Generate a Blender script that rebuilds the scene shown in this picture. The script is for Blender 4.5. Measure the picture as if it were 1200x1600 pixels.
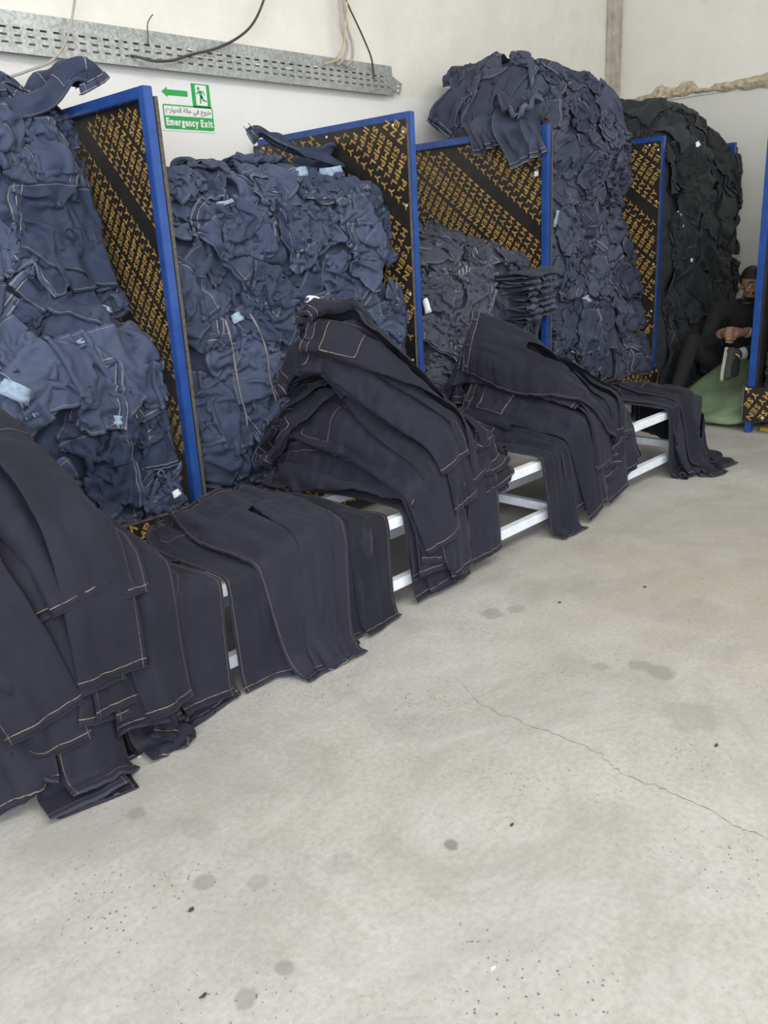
import bpy, bmesh, math, random
import numpy as np
from mathutils import Vector, Matrix

# ------------------------------------------------------------------ camera
SC = bpy.context.scene
COL = SC.collection
for _o in list(bpy.data.objects):
    bpy.data.objects.remove(_o)
random.seed(7)
RNG = np.random.default_rng(11)
PI = math.pi

CAM_F, CAM_YAW, CAM_PITCH, CAM_ROLL, CAM_H = 1314.76, 0.7938, 0.3136, -0.0561, 1.3934
_cy, _sy, _cp, _sp = math.cos(CAM_YAW), math.sin(CAM_YAW), math.cos(CAM_PITCH), math.sin(CAM_PITCH)
_f = Vector((_sy * _cp, _cy * _cp, -_sp))
_r = Vector((_cy, -_sy, 0))
_u = _r.cross(_f)
_cr, _sr = math.cos(CAM_ROLL), math.sin(CAM_ROLL)
_r, _u = _cr * _r + _sr * _u, -_sr * _r + _cr * _u
cam_data = bpy.data.cameras.new('camera')
cam_data.sensor_fit = 'VERTICAL'
cam_data.sensor_height = 24.0
cam_data.lens = CAM_F / 1600.0 * 24.0
cam_data.clip_start = 0.05
cam_data.clip_end = 100
cam = bpy.data.objects.new('camera', cam_data)
cam.matrix_world = Matrix(((_r.x, _u.x, -_f.x, 0), (_r.y, _u.y, -_f.y, 0), (_r.z, _u.z, -_f.z, CAM_H), (0, 0, 0, 1)))
COL.objects.link(cam)
SC.camera = cam

# ------------------------------------------------------------------ light and exposure
SC.view_settings.view_transform = 'Standard'
SC.view_settings.look = 'None'
SC.view_settings.gamma = 1.0
SC.view_settings.use_curve_mapping = False
SC.view_settings.exposure = 0.0

world = bpy.data.worlds.new('hall_daylight')
SC.world = world
world.use_nodes = True
_bg = world.node_tree.nodes['Background']
_bg.inputs['Color'].default_value = (0.93, 0.96, 1.0, 1)
_bg.inputs['Strength'].default_value = 1.0


def area_light(name, loc, target, sx, sy, power, col):
    ld = bpy.data.lights.new(name, 'AREA')
    ld.shape = 'RECTANGLE'
    ld.size, ld.size_y = sx, sy
    ld.energy = power
    ld.color = col
    o = bpy.data.objects.new(name, ld)
    COL.objects.link(o)
    o.location = loc
    d = Vector(target) - Vector(loc)
    o.rotation_euler = d.to_track_quat('-Z', 'Y').to_euler()
    return o


# wide roller door of the hall, behind and left of the camera; overhead lamp added under the roof slab
area_light('door_daylight', (-3.2, -2.6, 2.4), (2.6, 3.0, 0.9), 4.2, 3.4, 430, (0.92, 0.96, 1.0))
area_light('overhead_fill', (2.6, -0.4, 4.55), (3.0, 1.6, 0.0), 6.0, 2.2, 300, (1.0, 0.965, 0.90))

# ------------------------------------------------------------------ helpers
def link(o, parent=None):
    COL.objects.link(o)
    if parent is not None:
        o.parent = parent
    return o


def tag(o, label=None, cat=None, group=None, kind=None):
    if label: o['label'] = label
    if cat: o['category'] = cat
    if group: o['group'] = group
    if kind: o['kind'] = kind
    return o


def empty(name, loc=(0, 0, 0)):
    o = bpy.data.objects.new(name, None)
    o.location = loc
    o.empty_display_size = 0.1
    return link(o)


def mesh_obj(name, verts, faces, mat, parent=None, smooth=False, mats=None, midx=None):
    me = bpy.data.meshes.new(name)
    me.from_pydata([tuple(v) for v in verts], [], [tuple(f) for f in faces])
    for m in (mats or [mat]):
        me.materials.append(m)
    if midx is not None:
        me.polygons.foreach_set('material_index', midx)
    if smooth:
        me.polygons.foreach_set('use_smooth', [True] * len(me.polygons))
    me.update()
    o = bpy.data.objects.new(name, me)
    if parent is not None and parent.type == 'EMPTY':
        me.transform(Matrix.Translation(-parent.location))
    return link(o, parent)


class MB:
    """collects shapes; build() links them as one mesh"""
    def __init__(self):
        self.bm = bmesh.new()

    def box(self, lo, hi, bev=0.0):
        lo, hi = Vector(lo), Vector(hi)
        r = bmesh.ops.create_cube(self.bm, size=1.0)
        for v in r['verts']:
            v.co = Vector((lo[i] + (v.co[i] + 0.5) * (hi[i] - lo[i]) for i in range(3)))
        if bev > 0:
            es = list({e for v in r['verts'] for e in v.link_edges})
            bmesh.ops.bevel(self.bm, geom=es, offset=bev, segments=2, affect='EDGES', clamp_overlap=True)
        return self

    def bar(self, a, b, w, h, bev=0.0, up=(0, 0, 1)):
        """square tube from a to b"""
        a, b = Vector(a), Vector(b)
        d = (b - a); L = d.length; d.normalize()
        u = Vector(up)
        if abs(d.dot(u)) > 0.95: u = Vector((0, 1, 0))
        s = d.cross(u).normalized(); u = s.cross(d)
        r = bmesh.ops.create_cube(self.bm, size=1.0)
        for v in r['verts']:
            c = v.co.copy()
            v.co = a + d * ((c.x + 0.5) * L) + s * (c.y * w) + u * (c.z * h)
        if bev > 0:
            es = list({e for v in r['verts'] for e in v.link_edges})
            bmesh.ops.bevel(self.bm, geom=es, offset=bev, segments=2, affect='EDGES', clamp_overlap=True)
        return self

    def cyl(self, c, axis, r, h, seg=16):
        axis = Vector(axis).normalized()
        q = axis.to_track_quat('Z', 'Y').to_matrix().to_4x4()
        q.translation = Vector(c) + axis * h / 2
        bmesh.ops.create_cone(self.bm, cap_ends=True, segments=seg, radius1=r, radius2=r, depth=h, matrix=q)
        return self

    def dome(self, c, axis, r, h, seg=12):
        axis = Vector(axis).normalized()
        q = axis.to_track_quat('Z', 'Y').to_matrix().to_4x4()
        res = bmesh.ops.create_uvsphere(self.bm, u_segments=seg, v_segments=6, radius=1.0)
        for v in res['verts']:
            p = Vector((v.co.x * r, v.co.y * r, max(v.co.z, 0) * h))
            v.co = Vector(c) + (q.to_3x3() @ p)
        return self

    def tube(self, pts, r, seg=8, closed=False):
        pts = [Vector(p) for p in pts]
        rings = []
        prev = None
        for i, p in enumerate(pts):
            d = (pts[min(i + 1, len(pts) - 1)] - pts[max(i - 1, 0)]).normalized()
            if prev is None:
                s = d.orthogonal().normalized()
            else:
                s = (prev - d * prev.dot(d)).normalized()
            prev = s
            t = d.cross(s)
            rr = r[i] if hasattr(r, '__len__') else r
            rings.append([self.bm.verts.new(p + s * (rr * math.cos(2 * PI * k / seg)) + t * (rr * math.sin(2 * PI * k / seg))) for k in range(seg)])
        for a, b in zip(rings, rings[1:]):
            for k in range(seg):
                self.bm.faces.new((a[k], a[(k + 1) % seg], b[(k + 1) % seg], b[k]))
        self.bm.faces.new(rings[0][::-1]); self.bm.faces.new(rings[-1])
        return self

    def prism(self, poly, z0, z1, frame):
        """poly in 2D (a,b) extruded c from z0 to z1; frame(a,b,c)->world"""
        lo = [self.bm.verts.new(frame(a, b, z0)) for a, b in poly]
        hi = [self.bm.verts.new(frame(a, b, z1)) for a, b in poly]
        n = len(poly)
        self.bm.faces.new(lo[::-1]); self.bm.faces.new(hi)
        for i in range(n):
            self.bm.faces.new((lo[i], lo[(i + 1) % n], hi[(i + 1) % n], hi[i]))
        return self

    def build(self, name, mat, parent=None, smooth=False):
        bmesh.ops.recalc_face_normals(self.bm, faces=self.bm.faces[:])
        me = bpy.data.meshes.new(name)
        if parent is not None and parent.type == 'EMPTY':
            self.bm.transform(Matrix.Translation(-parent.location))
        self.bm.to_mesh(me); self.bm.free()
        me.materials.append(mat)
        if smooth:
            me.polygons.foreach_set('use_smooth', [True] * len(me.polygons))
        o = bpy.data.objects.new(name, me)
        return link(o, parent)


def spline(pts, n=8):
    """Catmull-Rom through pts"""
    P = [np.array(p, float) for p in pts]
    P = [2 * P[0] - P[1]] + P + [2 * P[-1] - P[-2]]
    out = []
    for i in range(1, len(P) - 2):
        for k in range(n):
            t = k / n
            a, b, c, d = P[i - 1], P[i], P[i + 1], P[i + 2]
            out.append(0.5 * ((2 * b) + (c - a) * t + (2 * a - 5 * b + 4 * c - d) * t * t + (-a + 3 * b - 3 * c + d) * t ** 3))
    out.append(P[-2])
    return out


# ------------------------------------------------------------------ materials
class NT:
    def __init__(self, name, rough=0.6, metal=0.0, spec=0.5):
        self.m = bpy.data.materials.new(name)
        self.m.use_nodes = True
        self.t = self.m.node_tree
        self.b = self.t.nodes['Principled BSDF']
        self.b.inputs['Roughness'].default_value = rough
        self.b.inputs['Metallic'].default_value = metal
        self.b.inputs['Specular IOR Level'].default_value = spec

    def n(self, kind, **kw):
        nd = self.t.nodes.new(kind)
        for k, v in kw.items():
            if k in nd.inputs: nd.inputs[k].default_value = v
            else: setattr(nd, k, v)
        return nd

    def l(self, a, b):
        self.t.links.new(a, b)

    def coord(self, which='Object'):
        return self.n('ShaderNodeTexCoord').outputs[which]

    def noise(self, vec, scale, detail=4, rough=0.55, dist=0.0):
        nd = self.n('ShaderNodeTexNoise')
        nd.inputs['Scale'].default_value = scale
        nd.inputs['Detail'].default_value = detail
        nd.inputs['Roughness'].default_value = rough
        nd.inputs['Distortion'].default_value = dist
        if vec is not None: self.l(vec, nd.inputs['Vector'])
        return nd.outputs['Fac']

    def ramp(self, fac, stops):
        nd = self.n('ShaderNodeValToRGB')
        cr = nd.color_ramp
        while len(cr.elements) < len(stops): cr.elements.new(0.5)
        for e, (p, c) in zip(cr.elements, stops):
            e.position = p
            e.color = c if len(c) == 4 else (*c, 1)
        self.l(fac, nd.inputs['Fac'])
        return nd.outputs['Color']

    def math(self, op, a, b=None, c=None, clamp=False):
        nd = self.n('ShaderNodeMath', operation=op, use_clamp=clamp)
        for i, x in enumerate((a, b, c)):
            if x is None: continue
            if hasattr(x, 'is_linked'): self.l(x, nd.inputs[i])
            else: nd.inputs[i].default_value = x
        return nd.outputs[0]

    def mix(self, fac, a, b, mode='MIX'):
        nd = self.n('ShaderNodeMix', data_type='RGBA', blend_type=mode)
        for s, x in ((0, fac), (6, a), (7, b)):
            if hasattr(x, 'is_linked'): self.l(x, nd.inputs[s])
            elif s == 0: nd.inputs[s].default_value = x
            else: nd.inputs[s].default_value = x if len(x) == 4 else (*x, 1)
        return nd.outputs[2]

    def bump(self, h, strength=0.3, dist=0.01):
        nd = self.n('ShaderNodeBump')
        nd.inputs['Strength'].default_value = strength
        nd.inputs['Distance'].default_value = dist
        self.l(h, nd.inputs['Height'])
        self.l(nd.outputs['Normal'], self.b.inputs['Normal'])

    def color(self, c):
        if hasattr(c, 'is_linked'): self.l(c, self.b.inputs['Base Color'])
        else: self.b.inputs['Base Color'].default_value = (*c, 1)
        return self


def simple_mat(name, c, rough=0.6, metal=0.0, var=0.12, scale=30, bump=0.0):
    t = NT(name, rough, metal)
    v = t.noise(t.coord(), scale, 3)
    lo = tuple(x * (1 - var) for x in c); hi = tuple(min(1, x * (1 + var)) for x in c)
    t.color(t.ramp(v, [(0.3, lo), (0.7, hi)]))
    if bump: t.bump(v, bump, 0.004)
    return t.m


def denim_mat(name, base, light, stitch, wear=0.25, gloss=0.78, crease=0.8):
    """woven cloth; attributes sa = (from waist, from hem, from outseam), sb = (from centre seam, from pocket edge, -) in metres"""
    t = NT(name, gloss, 0.0, 0.25)
    co = t.coord()
    big = t.noise(co, 5.0, 5, 0.6)
    fine = t.noise(co, 260.0, 2, 0.6)
    info = t.n('ShaderNodeObjectInfo').outputs['Random']
    k = t.math('ADD', t.math('MULTIPLY', big, 0.9), t.math('MULTIPLY', fine, 0.45))
    k = t.math('ADD', k, t.math('MULTIPLY_ADD', info, 0.55, -0.45))
    c = t.ramp(k, [(0.05, base), (0.95, light)])
    sa = t.n('ShaderNodeAttribute', attribute_name='sa')
    sb = t.n('ShaderNodeAttribute', attribute_name='sb')
    xa = t.n('ShaderNodeSeparateXYZ'); t.l(sa.outputs['Vector'], xa.inputs[0])
    xb = t.n('ShaderNodeSeparateXYZ'); t.l(sb.outputs['Vector'], xb.inputs[0])

    def line(src, at, w):
        d = t.math('ABSOLUTE', t.math('SUBTRACT', src, at))
        return t.math('LESS_THAN', d, w)
    ms = [line(xa.outputs[0], 0.007, 0.0012), line(xa.outputs[0], 0.036, 0.0012),
          line(xa.outputs[1], 0.021, 0.0012), t.math('MULTIPLY', line(xa.outputs[2], 0.012, 0.0011), 0.45),
          t.math('MULTIPLY', line(xb.outputs[0], 0.007, 0.0011), 0.6), line(xb.outputs[1], 0.006, 0.0011)]
    m = ms[0]
    for q in ms[1:]:
        m = t.math('MAXIMUM', m, q)
    dash = t.math('GREATER_THAN', t.noise(co, 90.0, 1), 0.40)
    m = t.math('MULTIPLY', m, t.math('MULTIPLY_ADD', dash, 0.5, 0.45))
    # folded seam edges show a little pale wear
    ed = t.math('LESS_THAN', t.math('MINIMUM', xa.outputs[1], xa.outputs[0]), 0.0028)
    c = t.mix(t.math('MULTIPLY', ed, wear), c, tuple(min(1, x * 3.2 + 0.02) for x in light))
    c = t.mix(m, c, stitch)
    t.color(c)
    t.b.inputs['Sheen Weight'].default_value = 0.07
    t.b.inputs['Sheen Roughness'].default_value = 0.5
    t.b.inputs['Sheen Tint'].default_value = (0.6, 0.65, 0.8, 1)
    cr = t.n('ShaderNodeTexNoise', noise_type='RIDGED_MULTIFRACTAL')
    cr.inputs['Scale'].default_value = 7.5; cr.inputs['Detail'].default_value = 2.5; cr.inputs['Roughness'].default_value = .45; cr.inputs['Distortion'].default_value = .5
    t.l(co, cr.inputs['Vector'])
    hgt = t.math('ADD', t.math('MULTIPLY', fine, 0.035), t.math('MULTIPLY', cr.outputs['Fac'], crease))
    t.bump(hgt, 0.6, 0.010)
    return t.m

MAT = {}
MAT['indigo'] = denim_mat('indigo_denim', (.017, .024, .053), (.072, .091, .152), (.40, .34, .29))
MAT['slate'] = denim_mat('slate_denim', (.021, .025, .038), (.074, .082, .106), (.45, .45, .46))
MAT['faded'] = denim_mat('blue_grey_denim', (.021, .026, .048), (.078, .088, .132), (.42, .40, .40))
MAT['charcoal'] = denim_mat('charcoal_denim', (.008, .0095, .011), (.034, .037, .041), (.10, .10, .10))
MAT['navy'] = denim_mat('raw_navy_denim', (.0050, .0051, .0100), (.0195, .0193, .0330), (.22, .175, .13))
MAT['loop'] = simple_mat('belt_loop_denim', (.03, .03, .042), .8)
MAT['lining'] = simple_mat('pocket_lining_cloth', (.27, .35, .45), .9, var=.25, scale=40)
MAT['paper'] = simple_mat('white_tag_paper', (.78, .80, .84), .7, var=.06)


def floor_mat():
    t = NT('worn_concrete', .62, 0, .4)
    co = t.coord()
    big = t.noise(co, .9, 6, .6, .3)
    mid = t.noise(co, 5.5, 7, .65)
    fine = t.noise(co, 60, 5, .7)
    c = t.ramp(big, [(.30, (.345, .312, .262)), (.50, (.420, .395, .350)), (.72, (.485, .468, .432))])
    c = t.mix(.55, c, t.ramp(mid, [(.30, (.36, .335, .295)), (.55, (.47, .45, .41)), (.75, (.56, .545, .51))]))
    c = t.mix(.30, c, t.ramp(fine, [(.30, (.26, .25, .225)), (.62, (.60, .58, .55))]))
    # trodden streaks
    mp = t.n('ShaderNodeMapping'); mp.inputs['Rotation'].default_value = (0, 0, .5); mp.inputs['Scale'].default_value = (1.2, 5.0, 1)
    t.l(co, mp.inputs['Vector'])
    st = t.noise(mp.outputs[0], 2.2, 6, .7)
    c = t.mix(t.ramp(st, [(.56, (0, 0, 0)), (.72, (.35, .35, .35))]), c, (.30, .275, .235))
    # blotches with a shape of their own
    xyz = t.n('ShaderNodeSeparateXYZ'); t.l(co, xyz.inputs[0])
    wob = t.noise(co, 14, 4, .6)
    m = None
    for (x, y, r, k) in [(1.277, 1.092, .022, .75), (.845, 1.801, .030, .5), (.812, 1.447, .028, .45), (.683, 1.122, .030, .45), (.78, 1.121, .024, .5),
                         (2.349, 1.091, .055, .55), (2.35, 1.16, .04, .5), (2.266, 1.254, .035, .35), (2.38, 1.79, .05, .4), (2.47, 1.74, .04, .35), (2.16, .897, .10, .25),
                         (1.05, 1.25, .05, .22), (.92, 1.62, .05, .22), (2.9, 1.2, .09, .22), (.90, 1.36, .03, .3)]:
        dx = t.math('SUBTRACT', xyz.outputs[0], x); dy = t.math('SUBTRACT', xyz.outputs[1], y)
        d = t.math('SQRT', t.math('ADD', t.math('MULTIPLY', dx, dx), t.math('MULTIPLY', dy, dy)))
        d = t.math('ADD', d, t.math('MULTIPLY_ADD', wob, r * 1.6, -r * .8))
        e = t.math('MULTIPLY', t.math('SUBTRACT', 1.0, t.math('DIVIDE', d, r), clamp=True), 3.0, clamp=True)
        e = t.math('MULTIPLY', e, k)
        m = e if m is None else t.math('MAXIMUM', m, e)
    c = t.mix(m, c, (.155, .15, .135))
    # pin holes in patches
    vo = t.n('ShaderNodeTexVoronoi', feature='F1'); vo.inputs['Scale'].default_value = 70
    t.l(co, vo.inputs['Vector'])
    patch = t.ramp(t.noise(co, 2.1, 3, .6), [(.50, (0, 0, 0)), (.60, (1, 1, 1))])
    pin = t.math('MULTIPLY', t.math('LESS_THAN', vo.outputs['Distance'], .20), patch)
    sel = t.math('GREATER_THAN', t.noise(co, 46, 1), .50)
    pin = t.math('MULTIPLY', pin, sel)
    c = t.mix(t.math('MULTIPLY', pin, .8), c, (.10, .095, .085))
    # warm reflected light painted into the floor as a broad ragged tan patch
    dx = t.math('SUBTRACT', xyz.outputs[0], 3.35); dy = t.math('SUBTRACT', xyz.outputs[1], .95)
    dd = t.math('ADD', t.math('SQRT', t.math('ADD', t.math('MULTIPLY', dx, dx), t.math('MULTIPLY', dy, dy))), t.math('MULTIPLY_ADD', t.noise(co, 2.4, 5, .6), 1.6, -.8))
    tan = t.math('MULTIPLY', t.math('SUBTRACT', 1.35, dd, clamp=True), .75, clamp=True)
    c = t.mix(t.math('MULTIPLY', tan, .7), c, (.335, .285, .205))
    smu = t.noise(co, 1.7, 9, .72, .8)
    c = t.mix(t.ramp(smu, [(.46, (0, 0, 0)), (.64, (.55, .55, .55))]), c, (.30, .285, .255))
    c = t.mix(1.0, c, (.885, .905, .935), 'MULTIPLY')
    t.color(c)
    t.l(t.ramp(mid, [(.3, (.5, .5, .5)), (.7, (.72, .72, .72))]), t.b.inputs['Roughness'])
    t.bump(t.math('SUBTRACT', t.math('ADD', t.math('MULTIPLY', fine, .5), mid), pin), .25, .004)
    return t.m


def wall_mat(name, lo, hi, low_z, low_c, dirt):
    t = NT(name, .88, 0, .25)
    co = t.coord()
    big = t.noise(co, .8, 5, .6)
    mid = t.noise(co, 4.5, 6, .65)
    c = t.mix(.5, t.ramp(big, [(.3, lo), (.7, hi)]), t.ramp(mid, [(.3, lo), (.62, hi)]))
    xyz = t.n('ShaderNodeSeparateXYZ'); t.l(co, xyz.inputs[0])
    z = t.math('ADD', xyz.outputs[2], t.math('MULTIPLY_ADD', mid, .10, -.05))
    below = t.math('LESS_THAN', z, low_z)
    c = t.mix(t.math('MULTIPLY', below, .75), c, low_c)
    sp = t.noise(co, 26, 4, .7)
    c = t.mix(t.ramp(sp, [(.66, (0, 0, 0)), (.74, (.5, .5, .5))]), c, dirt)
    sc = t.noise(co, 2.2, 8, .8, 1.2)
    c = t.mix(t.ramp(sc, [(.60, (0, 0, 0)), (.66, (.28, .28, .28)), (.72, (0, 0, 0))]), c, dirt)
    t.color(c)
    t.bump(t.math('ADD', mid, t.math('MULTIPLY', sp, .4)), .35, .012)
    return t.m


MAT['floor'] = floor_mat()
MAT['wall'] = wall_mat('limewashed_plaster', (.70, .665, .585), (.81, .795, .755), 2.33, (.80, .795, .785), (.50, .46, .40))
MAT['wall2'] = wall_mat('side_wall_plaster', (.70, .68, .61), (.79, .775, .72), 2.45, (.60, .60, .57), (.52, .50, .45))
MAT['concrete'] = simple_mat('bare_concrete', (.43, .39, .33), .9, var=.22, scale=9, bump=.4)
MAT['broken'] = simple_mat('broken_plaster_edge', (.46, .39, .28), .95, var=.35, scale=28, bump=.9)


def paint_mat():
    t = NT('chipped_blue_paint', .26, 0, .5)
    co = t.coord()
    v = t.noise(co, 7, 4)
    c = t.ramp(v, [(.3, (.014, .045, .20)), (.7, (.024, .080, .30))])
    ch = t.noise(co, 34, 6, .75)
    c = t.mix(t.ramp(ch, [(.69, (0, 0, 0)), (.71, (1, 1, 1))]), c, (.30, .27, .22))
    t.color(c)
    t.bump(v, .06, .003)
    return t.m


MAT['blue'] = paint_mat()
MAT['board'] = simple_mat('film_faced_plywood', (.017, .0145, .0125), .45, var=.3, scale=12)
MAT['ply_edge'] = simple_mat('plywood_edge', (.085, .070, .055), .8, var=.4, scale=60)
MAT['gold'] = simple_mat('gold_print', (.36, .215, .055), .5, var=.35, scale=26)
MAT['screw'] = simple_mat('screw_steel', (.75, .75, .77), .35, .6, var=.05)
MAT['white_paint'] = simple_mat('chalky_white_paint', (.72, .76, .82), .42, var=.10, scale=22)


def galv_mat():
    t = NT('galvanised_steel', .42, .55)
    co = t.coord()
    vo = t.n('ShaderNodeTexVoronoi'); vo.inputs['Scale'].default_value = 75
    t.l(co, vo.inputs['Vector'])
    a = t.ramp(t.noise(co, 3, 5, .7), [(.3, (.30, .31, .30)), (.7, (.52, .54, .52))])
    c = t.mix(.5, a, t.ramp(vo.outputs['Color'], [(.2, (.24, .26, .25)), (.8, (.55, .57, .56))]))
    t.color(c)
    return t.m


MAT['galv'] = galv_mat()
MAT['wire_dark'] = simple_mat('dark_cable', (.05, .047, .047), .5)
MAT['wire_grey'] = simple_mat('grey_cable', (.40, .36, .33), .6)
MAT['wire_yellow'] = simple_mat('yellow_cable', (.55, .50, .22), .6)
MAT['sign_white'] = simple_mat('sign_white', (.78, .78, .77), .35, var=.03)
MAT['sign_green'] = simple_mat('sign_green', (.020, .36, .075), .35, var=.08)
MAT['sign_text'] = simple_mat('sign_grey_print', (.12, .13, .13), .5, var=.03)
MAT['sack'] = simple_mat('green_woven_sack', (.17, .235, .14), .7, var=.18, scale=6, bump=.3)
MAT['black_cloth'] = simple_mat('black_knit', (.010, .010, .011), .9, var=.3, scale=30)
MAT['skin'] = simple_mat('skin', (.30, .165, .105), .55, var=.12, scale=30)
MAT['hair'] = simple_mat('black_hair', (.012, .010, .010), .6, var=.3, scale=120)
MAT['shoe'] = simple_mat('shoe_upper', (.040, .042, .038), .8, var=.3, scale=60)
MAT['sole'] = simple_mat('shoe_sole', (.34, .33, .29), .7, var=.1)
MAT['sock'] = simple_mat('sock_knit', (.45, .44, .44), .95, var=.1, scale=60)
MAT['crack'] = simple_mat('crack_dirt', (.13, .12, .105), .95)
MAT['scrap'] = simple_mat('dark_lint', (.04, .038, .036), .9)
MAT['yellow_mat'] = simple_mat('ochre_board', (.38, .23, .045), .6, var=.2, scale=14)
MAT['string'] = simple_mat('hanging_tape', (.19, .17, .18), .9, var=.15, scale=60)

for _k, _c in (('indigo', (.030, .040, .075)), ('slate', (.034, .038, .052)), ('faded', (.034, .040, .064)), ('charcoal', (.014, .016, .018))):
    MAT['packed_' + _k] = simple_mat('packed_' + _k + '_cloth', _c, .9, var=.5, scale=14, bump=.8)

# ------------------------------------------------------------------ cloth: trousers laid on height fields
NU, NV, LEG_L, CROTCH = 22, 52, 1.00, 0.29      # columns (11 per leg), rows, length, crotch as a share of the length
HALF = NU // 2


def rest_shape():
    v = np.linspace(0, 1, NV)
    outer = np.interp(v, [0, .06, .2, CROTCH, .6, 1], [.195, .205, .245, .255, .25, .245])
    inner = np.interp(v, [0, CROTCH, CROTCH + .02, 1], [.0115, .0115, .014, .03])
    t = np.linspace(0, 1, HALF)
    right = inner[:, None] + (outer - inner)[:, None] * t[None]
    x = np.concatenate([-right[:, ::-1], right], 1)
    y = np.repeat((-(v - 0.5) * LEG_L)[:, None], NU, 1)
    return np.stack([x, y], -1).astype(np.float32)


REST = rest_shape()
CROW = int(CROTCH * (NV - 1)) + 1


def _cons():
    """list of (slice a, slice b, rest length, weight, kind)"""
    out = []
    idx_v = np.arange(NV)

    def add(dv, du, colours, k, kind):
        for (v0, vs, u0, us) in colours:
            va = np.arange(v0, NV, vs); va = va[(va + dv < NV)]
            ua = np.arange(u0, NU, us); ua = ua[(ua + du < NU) & (ua + du >= 0)]
            if not len(va) or not len(ua): continue
            A = np.ix_(va, ua); B = np.ix_(va + dv, ua + du)
            L = np.linalg.norm(REST[A] - REST[B], axis=-1)
            sideA = ua < HALF; sideB = (ua + du) < HALF
            cross = (sideA != sideB)[None, :] & ((va + dv) > CROW)[:, None]
            w = np.where(cross, 0, k).astype(np.float32)
            sa = (slice(None), slice(va[0], va[-1] + 1, vs), slice(ua[0], ua[-1] + 1, us))
            sb = (slice(None), slice(va[0] + dv, va[-1] + dv + 1, vs), slice(ua[0] + du, ua[-1] + du + 1, us))
            out.append((sa, sb, L.astype(np.float32), w, kind))
    add(0, 1, [(0, 1, 0, 2), (0, 1, 1, 2)], 0.5, 0)
    add(1, 0, [(0, 2, 0, 1), (1, 2, 0, 1)], 0.5, 0)
    add(1, 1, [(0, 2, 0, 1), (1, 2, 0, 1)], 0.28, 0)
    add(1, -1, [(0, 2, 1, 1), (1, 2, 1, 1)], 0.28, 0)
    add(2, 0, [(0, 4, 0, 1), (1, 4, 0, 1), (2, 4, 0, 1), (3, 4, 0, 1)], 0.10, 1)
    add(0, 2, [(0, 1, 0, 4), (0, 1, 1, 4), (0, 1, 2, 4), (0, 1, 3, 4)], 0.10, 1)
    return out


CONS = _cons()


class Field:
    """stack of height fields over (a,b), cell size s"""
    def __init__(self, n, na, nb, s, a0=0.0, b0=0.0):
        self.h = np.zeros((n, na, nb), np.float32)
        self.s, self.a0, self.b0 = s, a0, b0
        self.na, self.nb = na, nb

    def prep(self, blur=1):
        h = self.h
        for _ in range(blur):
            p = np.pad(h, ((0, 0), (1, 1), (1, 1)), mode='edge')
            h = (p[:, 1:-1, 1:-1] * 4 + p[:, :-2, 1:-1] + p[:, 2:, 1:-1] + p[:, 1:-1, :-2] + p[:, 1:-1, 2:]) / 8
        self.sm = np.maximum(h, self.h * 0.5 + h * 0.5)
        self.ga = np.gradient(self.sm, self.s, axis=1)
        self.gb = np.gradient(self.sm, self.s, axis=2)

    def sample(self, fi, X):
        a = np.clip((X[..., 0] - self.a0) / self.s, 0, self.na - 1.001)
        b = np.clip((X[..., 1] - self.b0) / self.s, 0, self.nb - 1.001)
        i = a.astype(np.int32); j = b.astype(np.int32)
        fa = a - i; fb = b - j
        f = fi[:, None, None] + np.zeros_like(i)
        h = self.sm
        v = (h[f, i, j] * (1 - fa) * (1 - fb) + h[f, i + 1, j] * fa * (1 - fb) + h[f, i, j + 1] * (1 - fa) * fb + h[f, i + 1, j + 1] * fa * fb)
        return v, self.ga[f, i, j], self.gb[f, i, j]

    def stamp(self, fi, X, thick):
        for k in range(3):
            U = X if k == 0 else (0.5 * (X[:, 1:] + X[:, :-1]) if k == 1 else 0.5 * (X[:, :, 1:] + X[:, :, :-1]))
            T = thick if k == 0 else (thick[:, 1:] if k == 1 else thick[:, :, 1:])
            i = np.clip(((U[..., 0] - self.a0) / self.s + .5).astype(int), 0, self.na - 1)
            j = np.clip(((U[..., 1] - self.b0) / self.s + .5).astype(int), 0, self.nb - 1)
            f = fi[:, None, None] + np.zeros_like(i)
            np.maximum.at(self.h, (f, i, j), (U[..., 2] + T).astype(np.float32))


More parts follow.
